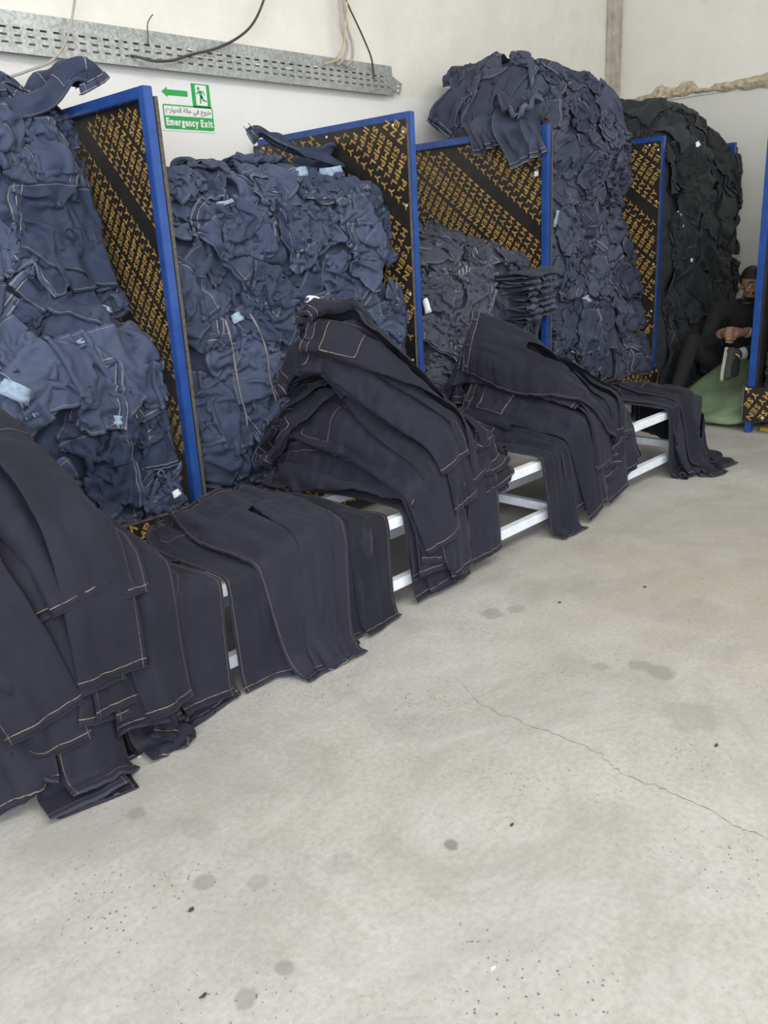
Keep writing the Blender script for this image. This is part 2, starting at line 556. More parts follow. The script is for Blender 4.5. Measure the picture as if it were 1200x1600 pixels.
def simulate(X, field, fi, lift, grav, steps, iters, abox=None, fric=0.6, damp=0.90, bend=1.0, shrink=1.0):
    X = X.astype(np.float32)
    V = np.zeros_like(X)
    g = np.array(grav, np.float32)
    for s in range(steps):
        V *= damp
        X0 = X.copy()
        X = X + V + g
        for it in range(iters):
            for sa, sb, L, w, kind in CONS:
                A = X[sa]; B = X[sb]
                D = B - A
                l = np.sqrt(np.einsum('...i,...i->...', D, D)) + 1e-7
                e = (l - L * shrink) / l
                if kind == 1:
                    e = np.minimum(e, 0) * bend
                D *= (e * w)[..., None]
                X[sa] = A + D
                X[sb] = B - D
        h, ga, gb = field.sample(fi, X)
        pen = h + lift - X[..., 2]
        hit = pen > 0
        pen = np.where(hit, pen, 0)
        n2 = 1.0 / (1 + ga * ga + gb * gb)
        k = pen * n2
        X[..., 0] -= np.clip(k * ga, -.05, .05)
        X[..., 1] -= np.clip(k * gb, -.05, .05)
        X[..., 2] += np.maximum(k, np.minimum(pen, 0.004))
        if abox is not None:
            X[..., 0] = np.clip(X[..., 0], abox[0][:, None, None], abox[1][:, None, None])
            X[..., 1] = np.maximum(X[..., 1], abox[2])
        V = X - X0
        np.clip(V, -.03, .03, out=V)
        V[..., 0] *= np.where(hit, 1 - fric, 1)
        V[..., 1] *= np.where(hit, 1 - fric, 1)
    # last pass: nothing stays under the surface
    h, ga, gb = field.sample(fi, X)
    X[..., 2] = np.maximum(X[..., 2], np.minimum(h + lift * 0.8, X[..., 2] + 0.02))
    return X


def smooth_noise(shape2, cells, rng):
    """random smooth field on a grid"""
    c = rng.normal(size=(cells[0] + 3, cells[1] + 3))
    a = np.linspace(0, cells[0], shape2[0]) + 1; b = np.linspace(0, cells[1], shape2[1]) + 1

    def interp(arr, t, axis):
        i = np.minimum(t.astype(int), arr.shape[axis] - 2); f = t - i
        f = f * f * (3 - 2 * f)
        s = [1, 1]; s[axis] = -1
        f = f.reshape(s)
        return np.take(arr, i, axis) * (1 - f) + np.take(arr, i + 1, axis) * f
    return interp(interp(c, a, 0), b, 1)


def upsample(G):
    """Catmull-Rom doubling of a grid in both directions"""
    def up(A, ax):
        A = np.moveaxis(A, ax, 0)
        p = np.concatenate([2 * A[:1] - A[1:2], A, 2 * A[-1:] - A[-2:-1]], 0)
        mid = (-p[:-3] + 9 * p[1:-2] + 9 * p[2:-1] - p[3:]) / 16
        out = np.empty((2 * len(A) - 1,) + A.shape[1:])
        out[::2] = A; out[1::2] = mid
        return np.moveaxis(out, 0, ax)
    return up(up(G, 0), 1)


def _legs(G):
    return G[:, :HALF], G[:, HALF:]


def make_garment(name, G, mat, thick_waist, thick_hem, ups, label, cat, group, pockets=False, loops=False, flip=1, thin=False, pleat=0.0, seed=0):
    """G (NV,NU,3) world points -> trousers: body mesh (root) with waistband, hem, back_pocket and belt_loop children"""
    parts = []
    for leg, sgn in ((0, -1), (1, 1)):
        g = _legs(G)[leg]
        r = _legs(REST)[leg]
        if ups:
            g = upsample(g); r = upsample(r)
        parts.append((g, r))
    P = np.concatenate([parts[0][0], parts[1][0]], 1).astype(float)
    R = np.concatenate([parts[0][1], parts[1][1]], 1).astype(float)
    nv, nu = P.shape[:2]; half = nu // 2
    crow = int(CROTCH * (nv - 1)) + 1
    # normals per leg
    N = np.zeros_like(P)
    for sl in (slice(0, half), slice(half, nu)):
        q = P[:, sl]
        dv = np.gradient(q, axis=0); du = np.gradient(q, axis=1)
        N[:, sl] = np.cross(du, dv)
    N /= np.linalg.norm(N, axis=-1, keepdims=True) + 1e-9
    N *= flip
    if pleat:
        g_ = np.random.default_rng(seed)
        for sl in (slice(0, half), slice(half, nu)):
            w_ = smooth_noise((nv, half), (3, 5), g_) * 1.3 + np.linspace(0, 1, half)[None] * g_.uniform(4, 7.5) + g_.uniform(0, 6)
            k_ = smooth_noise((nv, half), (4, 2), g_)
            r_ = np.clip(.6 + .6 * k_, .1, 1.4) * (np.abs(np.sin(w_)) ** .8)
            P[:, sl] += N[:, sl] * (pleat * r_)[..., None]
        for sl in (slice(0, half), slice(half, nu)):
            q = P[:, sl]
            N[:, sl] = np.cross(np.gradient(q, axis=1), np.gradient(q, axis=0))
        N /= np.linalg.norm(N, axis=-1, keepdims=True) + 1e-9
        N *= flip
    s = np.linspace(0, 1, half)
    tleg = np.sqrt(np.clip(1 - (2 * s - 1) ** 2, 0.02, 1))                 # rounded on both sides
    ttop = np.sqrt(np.clip(1 - np.clip(s - 0.35, 0, 1) ** 2 / .65 ** 2, 0.02, 1))
    v = np.linspace(0, 1, nv)
    T = np.zeros((nv, nu))
    blend = np.clip((v - CROTCH + .03) / .06, 0, 1)[:, None]
    th = (thick_waist + (thick_hem - thick_waist) * np.clip(v / .5, 0, 1))[:, None]
    right = th * (ttop[None] * (1 - blend) + tleg[None] * blend)
    T[:, half:] = right; T[:, :half] = right[:, ::-1]
    top = P + N * (T / 2)[..., None]
    bot = P - N * (T / 2)[..., None]
    dw = np.repeat((v * LEG_L)[:, None], nu, 1); dh = LEG_L - dw
    ds = np.zeros((nv, nu)); dc = np.full((nv, nu), 1.0)
    wleg = (R[:, -1, 0] - R[:, half, 0])
    ds[:, half:] = R[:, -1:, 0] - R[:, half:, 0]
    ds[:, :half] = R[:, :half, 0] - R[:, :1, 0]
    dc[:, half:] = R[:, half:, 0]; dc[:, :half] = 0.3
    dc[dw > CROTCH * LEG_L * 0.75] = 0.3

    def sheet(name, r0, r1, c0, c1, parent, grow=0.0, cut=True, pocket=False):
        rows = np.arange(r0, r1 + 1); cols = np.arange(c0, c1 + 1)
        n_r, n_c = len(rows), len(cols)
        ix = np.ix_(rows, cols)
        a = (top[ix] + N[ix] * grow).reshape(-1, 3); b = (bot[ix] - N[ix] * grow).reshape(-1, 3)
        if pocket:
            b = (top[ix] + N[ix] * 0.0003).reshape(-1, 3)
        ids = np.arange(n_r * n_c).reshape(n_r, n_c)
        q = np.stack([ids[:-1, :-1], ids[1:, :-1], ids[1:, 1:], ids[:-1, 1:]], -1)
        keep = np.ones((n_r - 1, n_c - 1), bool)
        if cut and c0 < half - 1 < c1:
            keep[np.ix_(rows[1:] > crow, [half - 1 - c0])] = False
        off = n_r * n_c
        f_top = q[keep]; f_bot = q[keep][:, ::-1] + off
        # side walls along boundary columns
        walls = []

        def wall(col, rr, rev):
            for i in rr:
                w = [ids[i, col], ids[i + 1, col], ids[i + 1, col] + off, ids[i, col] + off]
                walls.append(w if rev else w[::-1])
        allr = range(n_r - 1)
        wall(0, allr, False); wall(n_c - 1, allr, True)
        if cut and c0 < half - 1 < c1:
            low = [i for i in allr if rows[i + 1] > crow]
            wall(half - 1 - c0, low, True); wall(half - c0, low, False)
        if pocket or grow > 0:
            for rr, rev in ((0, True), (n_r - 1, False)):
                for j in range(n_c - 1):
                    w = [ids[rr, j], ids[rr, j + 1], ids[rr, j + 1] + off, ids[rr, j] + off]
                    walls.append(w if rev else w[::-1])
        F = np.concatenate(([f_top] if thin or pocket else [f_top, f_bot]) + ([np.array(walls)] if walls else []), 0)
        if flip < 0:
            F = F[:, ::-1]
        V = np.concatenate([a, b], 0)
        me = bpy.data.meshes.new(name)
        me.vertices.add(len(V)); me.vertices.foreach_set('co', V.astype(np.float32).ravel())
        me.loops.add(F.size); me.loops.foreach_set('vertex_index', F.astype(np.int32).ravel())
        me.polygons.add(len(F))
        me.polygons.foreach_set('loop_start', np.arange(0, F.size, 4, dtype=np.int32))
        me.polygons.foreach_set('use_smooth', np.ones(len(F), bool))
        me.update(calc_edges=True)
        if pocket:
            rr, cc = np.meshgrid(rows, cols, indexing='ij')
            ed = np.minimum.reduce([dw[ix] - dw[ix].min(), dw[ix].max() - dw[ix], R[ix][..., 0] - R[ix][..., 0].min(), R[ix][..., 0].max() - R[ix][..., 0]])
            sa = np.stack([np.full(ed.shape, .3)] * 3, -1); sb = np.stack([np.full(ed.shape, .3), ed, ed * 0], -1)
        else:
            sa = np.stack([dw[ix], dh[ix], ds[ix]], -1); sb = np.stack([dc[ix], np.full(dc[ix].shape, .3), dc[ix] * 0], -1)
        for nm, arr in (('sa', sa), ('sb', sb)):
            at = me.attributes.new(nm, 'FLOAT_VECTOR', 'POINT')
            w = np.concatenate([arr.reshape(-1, 3)] * 2, 0)
            at.data.foreach_set('vector', w.astype(np.float32).ravel())
        me.materials.append(mat)
        o = bpy.data.objects.new(name, me)
        return link(o, parent)
    wb = 3 if ups else 2
    hm = 2 if ups else 1
    root = sheet(name, wb, nv - 1 - hm, 0, nu - 1, None)
    tag(root, label, cat, group)
    sheet('waistband', 0, wb, 0, nu - 1, root, grow=0.0015, cut=False)
    sheet('hem', nv - 1 - hm, nv - 1, 0, half - 1, root, grow=0.0012, cut=False)
    sheet('hem', nv - 1 - hm, nv - 1, half, nu - 1, root, grow=0.0012, cut=False)
    if pockets:
        k = 2 if ups else 1
        r0, r1 = int(.085 * nv), int(.235 * nv)
        sheet('back_pocket', r0, r1, 2 * k, half - 1 - k, root, grow=0.0022, cut=False, pocket=True)
        sheet('back_pocket', r0, r1, half + k, nu - 1 - 2 * k, root, grow=0.0022, cut=False, pocket=True)
    if loops:
        for cfrac in (.12, .36, .64, .88):
            c = int(cfrac * (nu - 1))
            mb = MB()
            p0 = top[0, c] + N[0, c] * .004; p1 = top[wb + 1, c] + N[wb + 1, c] * .004
            mid = (p0 + p1) / 2 + N[wb // 2, c] * .006
            side = P[0, min(c + 1, nu - 1)] - P[0, c]; side = side / (np.linalg.norm(side) + 1e-9) * .0055
            pts = [p0 - N[0, c] * .004, p0, mid, p1, p1 - N[wb, c] * .004]
            vs = []
            for p in pts:
                vs.append(p - side); vs.append(p + side)
            fs = [(2 * i, 2 * i + 1, 2 * i + 3, 2 * i + 2) for i in range(4)]
            mesh_obj('belt_loop', vs, fs, MAT['loop'], root)
    return root, top, N

# ------------------------------------------------------------------ the setting
XA, XB, XC, XD, XF = 1.985, 3.509, 4.764, 6.288, 7.574
BACK_Y, SIDE_X = 4.38, 7.86
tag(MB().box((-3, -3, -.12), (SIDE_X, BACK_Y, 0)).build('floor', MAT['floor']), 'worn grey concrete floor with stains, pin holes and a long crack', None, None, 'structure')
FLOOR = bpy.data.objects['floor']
tag(MB().box((-3, BACK_Y, -.12), (SIDE_X + .25, BACK_Y + .22, 4.6)).build('wall_back', MAT['wall']), 'whitewashed plaster wall behind the racks', None, None, 'structure')
tag(MB().box((SIDE_X, -3, -.12), (SIDE_X + .22, BACK_Y, 2.44)).box((SIDE_X - .018, -3, 2.44), (SIDE_X + .22, BACK_Y, 4.6)).build('wall_right', MAT['wall2']), 'plaster side wall in the far corner', None, None, 'structure')
tag(MB().box((-3, -3, 4.6), (SIDE_X + .22, BACK_Y + .22, 4.75)).build('added_ceiling', MAT['wall2']), 'unseen roof slab of the hall, added to darken the far corner', None, None, 'structure')  # out of view; added to keep overhead light off the far corner
# bare concrete column in the corner
tag(MB().box((7.655, 4.315, 0), (SIDE_X - .02, BACK_Y, 4.6), .012).build('trim_1', MAT['concrete']), 'bare concrete column strip in the corner', None, None, 'structure')
# ragged broken plaster edge along the side wall
_ys_ = np.linspace(4.31, 1.2, 64)
_rg = np.random.default_rng(3)
vs, fs = [], []
for i, y in enumerate(_ys_):
    up = .045 + .018 * math.sin(y * 7) + _rg.normal() * .008 + (.04 if abs(y - 3.92) < .06 or abs(y - 3.66) < .09 else 0)
    dn = .030 + _rg.normal() * .007 + .012 * math.sin(y * 4.3 + 1)
    for (dx, dz) in ((0.0, up), (.022 + _rg.normal() * .004, up * .55), (.030 + _rg.normal() * .006, 0), (.018, -dn * .6), (0.0, -dn)):
        vs.append((SIDE_X - .017 - dx, y, 2.472 + dz))
for i in range(len(_ys_) - 1):
    for k in range(4):
        a = i * 5 + k
        fs.append((a, a + 1, a + 6, a + 5))
tag(mesh_obj('trim_2', vs, fs, MAT['broken']), 'broken plaster edge running along the side wall', None, None, 'structure')
# long crack in the floor, a thin open groove edge
pts = spline([(1.95, 1.66), (1.888, 1.545), (1.827, 1.40), (1.826, 1.258), (1.832, 1.168), (1.834, 1.088), (1.824, 1.001), (1.786, .932), (1.792, .816), (1.785, .694), (1.769, .607), (1.767, .531), (1.74, .35), (1.75, .1)], 7)
vs, fs = [], []
for i, p in enumerate(pts):
    w = .0008 * (1 + .6 * math.sin(i * 1.7)) * (0.35 if i < 8 else 1)
    jx, jy = _rg.normal() * .004, _rg.normal() * .004
    vs += [(p[0] + jx - w, p[1] + jy, .0006), (p[0] + jx + w, p[1] + jy + w, .0006)]
for i in range(len(pts) - 1):
    fs.append((2 * i, 2 * i + 2, 2 * i + 3, 2 * i + 1))
mesh_obj('crack', vs, fs, MAT['crack'], FLOOR)

# ------------------------------------------------------------------ lettering
_glyphs = {}


def glyph(ch, bold=.035, res=2):
    """(verts 2D, faces, width) of one letter, cap height 1"""
    key = (ch, bold)
    if key in _glyphs:
        return _glyphs[key]
    cu = bpy.data.curves.new('letter', 'FONT')
    cu.body = ch
    cu.resolution_u = res
    cu.offset = bold * .5
    cu.fill_mode = 'BOTH' if hasattr(cu, 'fill_mode') else cu.fill_mode
    ob = bpy.data.objects.new('letter', cu)
    COL.objects.link(ob)
    dg = bpy.context.evaluated_depsgraph_get()
    me = ob.evaluated_get(dg).to_mesh()
    v = np.array([p.co[:2] for p in me.vertices]) if len(me.vertices) else np.zeros((0, 2))
    f = [tuple(p.vertices) for p in me.polygons]
    ob.evaluated_get(dg).to_mesh_clear()
    bpy.data.objects.remove(ob); bpy.data.curves.remove(cu)
    cap = .70
    if len(v):
        v = v / cap
        x0 = v[:, 0].min()
        v[:, 0] -= x0
        w = v[:, 0].max()
    else:
        w = .35
    _glyphs[key] = (v, f, w)
    return _glyphs[key]


def text_run(s, gap=.13, squeeze=1.0, bold=.035):
    """list of (glyph, x offset)"""
    out, x = [], 0.0
    for ch in s:
        if ch == ' ':
            x += .42 * squeeze; continue
        g = glyph(ch, bold)
        out.append((g, x))
        x += g[2] * squeeze + gap
    return out, x - gap


def lettering(name, runs, parent, mat, frame):
    """runs: (glyph, function 2D->2D in panel coordinates) ; frame maps panel 2D to 3D"""
    V, F = [], []
    for g, fn in runs:
        off = len(V)
        p = fn(g[0])
        V.extend(frame(a, b) for a, b in p)
        F.extend(tuple(off + i for i in f) for f in g[1])
    o = mesh_obj(name, V, F, mat, parent)
    o['kind'] = 'stuff'
    return o


def board_print(parent, q0, q1, z0, z1, frame, ang, cap=.037, pitch=.0605, phase=0.0, drift=.005, name='printed_lettering'):
    """rows of the maker's words printed slantwise over a board; panel coordinates (q, z)"""
    run, L = text_run('HYSEN SIMPLY', .17, bold=.07)
    capx = cap * 1.16
    L *= capx
    period = L + .075
    d = np.array([math.cos(ang), math.sin(ang)]); n = np.array([-d[1], d[0]])
    c = np.array([(q0 + q1) / 2, (z0 + z1) / 2])
    R = math.hypot(q1 - q0, z1 - z0) / 2 + .1
    rows = []
    for i in range(int(-R / pitch), int(R / pitch) + 1):
        for k in range(int(-R / period) - 2, int(R / period) + 2):
            o = c + n * (i * pitch) + d * (k * period + (phase + i * drift) % period)
            for g, x in run:
                mid = o + d * ((x + g[2] / 2) * capx) + n * cap / 2
                if q0 + .014 < mid[0] < q1 - .014 and z0 + .014 < mid[1] < z1 - .014:
                    rows.append((g, (lambda p, o=o, x=x: o + np.outer((p[:, 0] + x) * capx, d) + np.outer(p[:, 1] * cap, n))))
    return lettering(name, rows, parent, MAT['gold'], frame)


# ------------------------------------------------------------------ racks: blue frames with printed boards
RACK_H, TUBE = 2.0, .042
Y_FRONT, Y_BACK = 3.094, 4.325


def partition(x, side, label, ang, phase, size=1.0):
    """frame in the plane x; board on side -1 (left) or +1 (right)"""
    r = empty('rack_partition', (x, Y_FRONT, 0))
    tag(r, label, 'partition', 'blue framed rack partitions')
    h = TUBE / 2
    MB().box((x - h, Y_FRONT, 0), (x + h, Y_FRONT + TUBE, RACK_H), .003).build('post', MAT['blue'], r)
    MB().box((x - h, Y_BACK - TUBE, 0), (x + h, Y_BACK, RACK_H), .003).build('post', MAT['blue'], r)
    MB().box((x - h, Y_FRONT + TUBE, RACK_H - TUBE), (x + h, Y_BACK - TUBE, RACK_H), .003).build('top_rail', MAT['blue'], r)
    MB().box((x - h, Y_FRONT + TUBE, .10), (x + h, Y_BACK - TUBE, .10 + TUBE), .003).build('bottom_rail', MAT['blue'], r)
    b0 = x + side * h; b1 = x + side * (h + .018)
    yb0 = Y_FRONT + (.008 if side < 0 else -.002); zt = RACK_H - .036
    bd = MB().box((min(b0, b1), yb0, .06), (max(b0, b1), Y_BACK + .02, zt), .001).build('board', MAT['board'], r)
    xs = x - h - .018 - .0006 if side < 0 else x + h - .0008       # the face that looks to the left
    y0, y1 = (yb0, Y_BACK + .02) if side < 0 else (Y_FRONT + TUBE, Y_BACK - TUBE)
    z1 = zt if side < 0 else RACK_H - TUBE
    # q grows towards the front
    board_print(r, -y1, -y0, .5, z1, lambda q, z: (xs, -q, z), ang, cap=.037 * size, pitch=.0605 * size, phase=phase)
    # raw edge strip of the board seen from the front
    MB().box((min(b0, b1) + .001, yb0 - .0015, .06), (max(b0, b1) - .001, yb0, zt)).build('board_edge', MAT['ply_edge'], r)
    if side < 0:
        for (yy, zz) in ((Y_FRONT + .03, zt - .06), (Y_FRONT + .10, zt - .022), (Y_FRONT + .60, zt - .022), (Y_BACK - .08, zt - .022), (Y_BACK - .02, zt - .11),
                         (Y_FRONT + .03, 1.55), (Y_FRONT + .03, 1.1), (Y_FRONT + .03, .75)):
            MB().dome((xs + .0003, yy, zz), (-1, 0, 0), .009, .004, 10).build('screw', MAT['screw'], r, True)
    return r


UP, DOWN = math.radians(57), math.radians(57 + 180)
partition(XA, 1, 'tall blue framed partition left of the exit sign, board behind its frame', math.radians(51), .10, .80)
partition(XB, -1, 'blue framed partition right of the exit sign, printed board screwed over its frame', DOWN, .02)
partition(XC, 1, 'blue framed partition with garments hanging over its top rail', DOWN, .14)
partition(XD, -1, 'narrowly seen blue framed partition beside the concrete column', UP, .05)
partition(XF, 1, 'farthest blue framed partition against the side wall', UP, .2)


def kick_board(x0, x1, y, label, ang, phase):
    r = empty('kick_board', ((x0 + x1) / 2, y, .08))
    tag(r, label, 'board', 'printed boards along the rack feet')
    MB().box((x0, y, .085), (x1, y + .018, .322), .001).build('panel', MAT['board'], r)
    MB().box((x0, y - .0008, .3195), (x1, y + .0185, .3235)).build('raw_edge', MAT['ply_edge'], r)
    board_print(r, x0, x1, .085, .318, lambda q, z: (q, y - .0011, z), ang, cap=.038, pitch=.062, phase=phase)
    for xx in (x0 + .03, x1 - .03, x0 + .09, x1 - .12):
        MB().dome((xx, y - .001, .29), (0, -1, 0), .009, .004, 10).build('screw', MAT['screw'], r, True)
    return r


KY = Y_FRONT - .020
kick_board(.42, XA + .04, KY, 'printed board at the foot of the leftmost bay', UP, .0)
kick_board(XA + .045, XB - .02, KY, 'printed board at the foot of the bay below the exit sign', UP, .11)
kick_board(XB - .015, XC - .02, KY, 'printed board at the foot of the low third bay', UP, .07)
kick_board(XC - .015, XD - .045, KY, 'printed board at the foot of the tallest heap', UP, .21)
kick_board(XD - .04, XF + .02, KY, 'printed board at the foot of the charcoal heap', UP, .16)

# rack along the side wall, cut by the right edge of the picture
EX, EY = 5.76, 2.14
r = empty('side_rack', (EX, EY, 0))
tag(r, 'blue rack frame at the right edge in front of the seated person', 'rack')
for yy in (EY, EY - 1.30):
    MB().box((EX, yy - .021, 0), (EX + .042, yy + .021, 2.02), .003).build('post', MAT['blue'], r)
    MB().box((EX + 1.2, yy - .021, 0), (EX + 1.242, yy + .021, 2.02), .003).build('post', MAT['blue'], r)
    MB().box((EX + .042, yy - .021, 1.978), (EX + 1.2, yy + .021, 2.02), .003).build('top_rail', MAT['blue'], r)
for yy in (EY - .039, EY - 1.30 + .021):
    MB().box((EX + .02, yy, .08), (EX + 1.22, yy + .018, 1.96), .001).build('board', MAT['board'], r)
MB().box((EX - .020, EY - 1.32, .085), (EX - .002, EY + .036, .318), .001).build('kick_panel', MAT['board'], r)
MB().box((EX - .0195, EY + .036, .085), (EX - .0025, EY + .0375, .318)).build('raw_edge', MAT['screw'], r)
board_print(r, -(EY + .036), -(EY - 1.32), .085, .318, lambda q, z: (EX - .0207, -q, z), DOWN, cap=.038, pitch=.062, phase=.25)
for dy in (.02, -.10, -.5):
    MB().dome((EX - .0205, EY + dy, .115 if dy < 0 else .30), (-1, 0, 0), .009, .004, 10).build('screw', MAT['screw'], r, True)
tag(MB().box((EX + .06, EY - 1.2, .004), (EX + .9, EY - .06, .030), .004).build('ochre_board', MAT['yellow_mat']), 'ochre board lying under the rack at the right edge', 'board')

# ------------------------------------------------------------------ bench
BY0, BY1, BZ = 2.112, 2.575, .375
t_ = .042
r = empty('bench_frame', (2.7, 2.34, 0))
tag(r, 'long low white metal bench frame carrying the piles of jeans', 'bench')
BX0, BX1 = .36, 4.86
LEGX = (BX0, 1.88, 3.345, BX1 - t_)
for y in (BY0, BY1 - t_):
    MB().box((BX0, y, BZ - t_), (BX1, y + t_, BZ), .004).build('top_rail', MAT['white_paint'], r)
    for xa, xb in zip(LEGX, LEGX[1:]):
        MB().box((xa + t_, y + .001, .078), (xb, y + t_ - .001, .12), .003).build('lower_rail', MAT['white_paint'], r)
for x in LEGX:
    for y in (BY0, BY1 - t_):
        MB().box((x, y, 0), (x + t_, y + t_, BZ - t_), .003).build('leg', MAT['white_paint'], r)
    MB().box((x, BY0 + t_, BZ - t_), (x + t_, BY1 - t_, BZ - .002), .003).build('cross_rail', MAT['white_paint'], r)
    MB().box((x + .001, BY0 + t_, .078), (x + t_ - .001, BY1 - t_, .12), .003).build('lower_cross_rail', MAT['white_paint'], r)

# ------------------------------------------------------------------ heaps of garments in the rack bays
BAYS = [
    dict(x0=0.50, x1=XA - .03, mat='indigo', top=2.0,
         path=[(3.12, .30), (3.13, .70), (3.17, .95), (3.36, 1.20), (3.47, 1.42), (3.51, 1.74), (3.55, 2.02), (3.74, 2.17), (4.05, 2.19), (4.30, 2.17)],
         where='the heap left of the tallest blue post'),
    dict(x0=XA + .05, x1=XB - .03, mat='indigo', top=1.75,
         path=[(3.10, .30), (3.10, .75), (3.17, 1.13), (3.22, 1.45), (3.28, 1.62), (3.46, 1.72), (3.75, 1.77), (4.05, 1.81), (4.30, 1.83)],
         where='the heap below the exit sign'),
    dict(x0=XB + .05, x1=XC - .03, mat='slate', top=1.4,
         path=[(3.12, .30), (3.12, .90), (3.13, 1.14), (3.24, 1.26), (3.45, 1.36), (3.70, 1.44), (4.00, 1.48), (4.30, 1.50)],
         where='the low heap of the third bay'),
    dict(x0=XC + .05, x1=XD - .03, mat='faded', top=2.4,
         path=[(3.10, .30), (3.08, .68), (3.17, .95), (3.27, 1.26), (3.31, 1.63), (3.27, 1.95), (3.35, 2.24), (3.56, 2.45), (3.90, 2.54), (4.30, 2.54)],
         where='the tallest heap beside the concrete column'),
    dict(x0=XD + .005, x1=XF + .035, mat='charcoal', top=2.3, comp=(.70, .95), fall=.0012,
         path=[(2.99, .12), (2.96, .60), (2.95, 1.10), (2.98, 1.60), (3.06, 2.00), (3.20, 2.26), (3.55, 2.34), (3.95, 2.36), (4.30, 2.36)],
         where='the charcoal heap in the far corner'),
    dict(x0=0.0, x1=1.22, mat='charcoal', top=1.25, side=True,
         path=[(3.10, .30), (3.10, .60), (3.11, .95), (3.18, 1.15), (3.40, 1.26), (3.75, 1.30), (4.20, 1.30)],
         where='the heap cut by the right edge'),
]
CS = 0.015
NB_A, NB_B = 108, 236


def path_frame(path):
    p = np.array(spline(path, 12))
    d = np.linalg.norm(np.diff(p, axis=0), axis=1)
    s = np.concatenate([[0], np.cumsum(d)])
    v = np.arange(0, s[-1], 0.02)
    q = np.stack([np.interp(v, s, p[:, 0]), np.interp(v, s, p[:, 1])], -1)
    for _ in range(12):
        q[1:-1] = q[1:-1] * .5 + .25 * (q[:-2] + q[2:])
    t = np.gradient(q, axis=0); t /= np.linalg.norm(t, axis=1, keepdims=True)
    n = np.stack([-t[:, 1], t[:, 0]], -1)
    return dict(v=v, q=q, n=n, t=t, L=v[-1])


def to_world(bay, X):
    fr = bay['fr']
    v = X[..., 1]
    vc = np.clip(v, 0, fr['L'])
    y = np.interp(vc, fr['v'], fr['q'][:, 0]); z = np.interp(vc, fr['v'], fr['q'][:, 1])
    ny = np.interp(vc, fr['v'], fr['n'][:, 0]); nz = np.interp(vc, fr['v'], fr['n'][:, 1])
    ex = np.clip(v - fr['L'], 0, None)
    zw = z + nz * X[..., 2]
    # a heap higher than its partitions falls off to both sides
    edge = np.minimum(X[..., 0], bay['W'] - X[..., 0])
    sh = np.sqrt(np.clip(edge / .34, .0, 1))
    if not bay.get('side'):
        zw = np.where(zw > 1.93, 1.93 + (zw - 1.93) * (.12 + .88 * sh), zw)
    if bay.get('side'):
        return np.stack([EX + .03 + (y + ny * X[..., 2] + ex - 3.094), EY - .05 - X[..., 0], z + nz * X[..., 2]], -1)
    return np.stack([bay['x0'] + X[..., 0], np.minimum(y + ny * X[..., 2] + ex, 4.36), zw], -1)


HEAP = Field(len(BAYS), NB_A, NB_B, CS)
_rng = np.random.default_rng(5)
for i, b in enumerate(BAYS):
    b['fr'] = path_frame(b['path'])
    b['W'] = b['x1'] - b['x0']
    n = smooth_noise((NB_A, NB_B), (5, 11), _rng) * 0.030 + smooth_noise((NB_A, NB_B), (12, 26), _rng) * 0.014
    HEAP.h[i] = n - (0.125 if i in (2, 4) else 0.085)
LAYERS = 9
PER = [8, 8, 6, 8, 7, 3]
heap_items = []
_seq = [0] * len(BAYS)
for layer in range(LAYERS):
    HEAP.prep(1)
    fi, X0, LIFT, info = [], [], [], []
    for i, b in enumerate(BAYS):
        for k in range(PER[i]):
            _seq[i] += 1
            q = _seq[i]
            fu = (0.5 + 0.7548776662 * q) % 1.0
            fv = (0.5 + 0.5698402910 * q) % 1.0
            th = _rng.uniform(-PI, PI)
            comp = _rng.uniform(*b.get('comp', (.46, .72)))
            r = REST.copy()
            lay = np.zeros((NV, NU))
            # garments are thrown in folded across the legs, some also lengthwise
            for _f in range(1 if _rng.random() < .5 or 'comp' in b else 2):
                a = _rng.uniform(-PI, PI) if _f else PI / 2 * _rng.choice([-1, 1]) + _rng.normal() * .4
                nrm = np.array([math.cos(a), math.sin(a)])
                d = _rng.uniform(.02, .22)
                over = r @ nrm - d
                m = over > 0
                r = r - 2 * np.where(m, over, 0)[..., None] * nrm
                lay = lay + m * 1.0
            r = r - r.mean((0, 1))
            wob = np.stack([smooth_noise((NV, NU), (9, 5), _rng), smooth_noise((NV, NU), (9, 5), _rng)], -1) * .034
            r = (r + wob) * comp
            c, s = math.cos(th), math.sin(th)
            p = np.stack([r[..., 0] * c - r[..., 1] * s, r[..., 0] * s + r[..., 1] * c], -1)
            cu = b['W'] * (0.02 + 0.96 * fu)
            cv = (0.03 + 0.87 * fv) * b['fr']['L']
            x = np.zeros((NV, NU, 3), np.float32)
            x[..., 0] = np.clip(p[..., 0] + cu, .01, b['W'] - .01)
            x[..., 1] = np.maximum(p[..., 1] + cv, .0)
            fi.append(i); info.append((i, th, cu, cv))
            LIFT.append(.006 + lay * .014)
            ia = np.clip((x[..., 0] / CS).astype(int), 0, NB_A - 1); ib = np.clip((x[..., 1] / CS).astype(int), 0, NB_B - 1)
            x[..., 2] = HEAP.h[i][ia, ib].max() * .35 + HEAP.h[i][ia, ib] * .65 + .03 + lay * .02 + smooth_noise((NV, NU), (17, 9), _rng) * .030 + smooth_noise((NV, NU), (6, 4), _rng) * .020
            X0.append(x)
    fi = np.array(fi); X = np.stack(X0); LIFT = np.stack(LIFT).astype(np.float32)
    lo = np.full(len(fi), .008, np.float32); hi = np.array([BAYS[i]['W'] - .008 for i in fi], np.float32)
    X = simulate(X, HEAP, fi, LIFT, np.array([(0, -BAYS[k_].get('fall', .0003), -.0013) for k_ in fi])[:, None, None, :], 40, 3, abox=(lo, hi, 0.0), fric=.75, damp=.84, bend=.35)
    HEAP.stamp(fi, X, np.full(X.shape[:3], .003, np.float32))
    for k in range(len(fi)):
        heap_items.append((fi[k], X[k], info[k]))

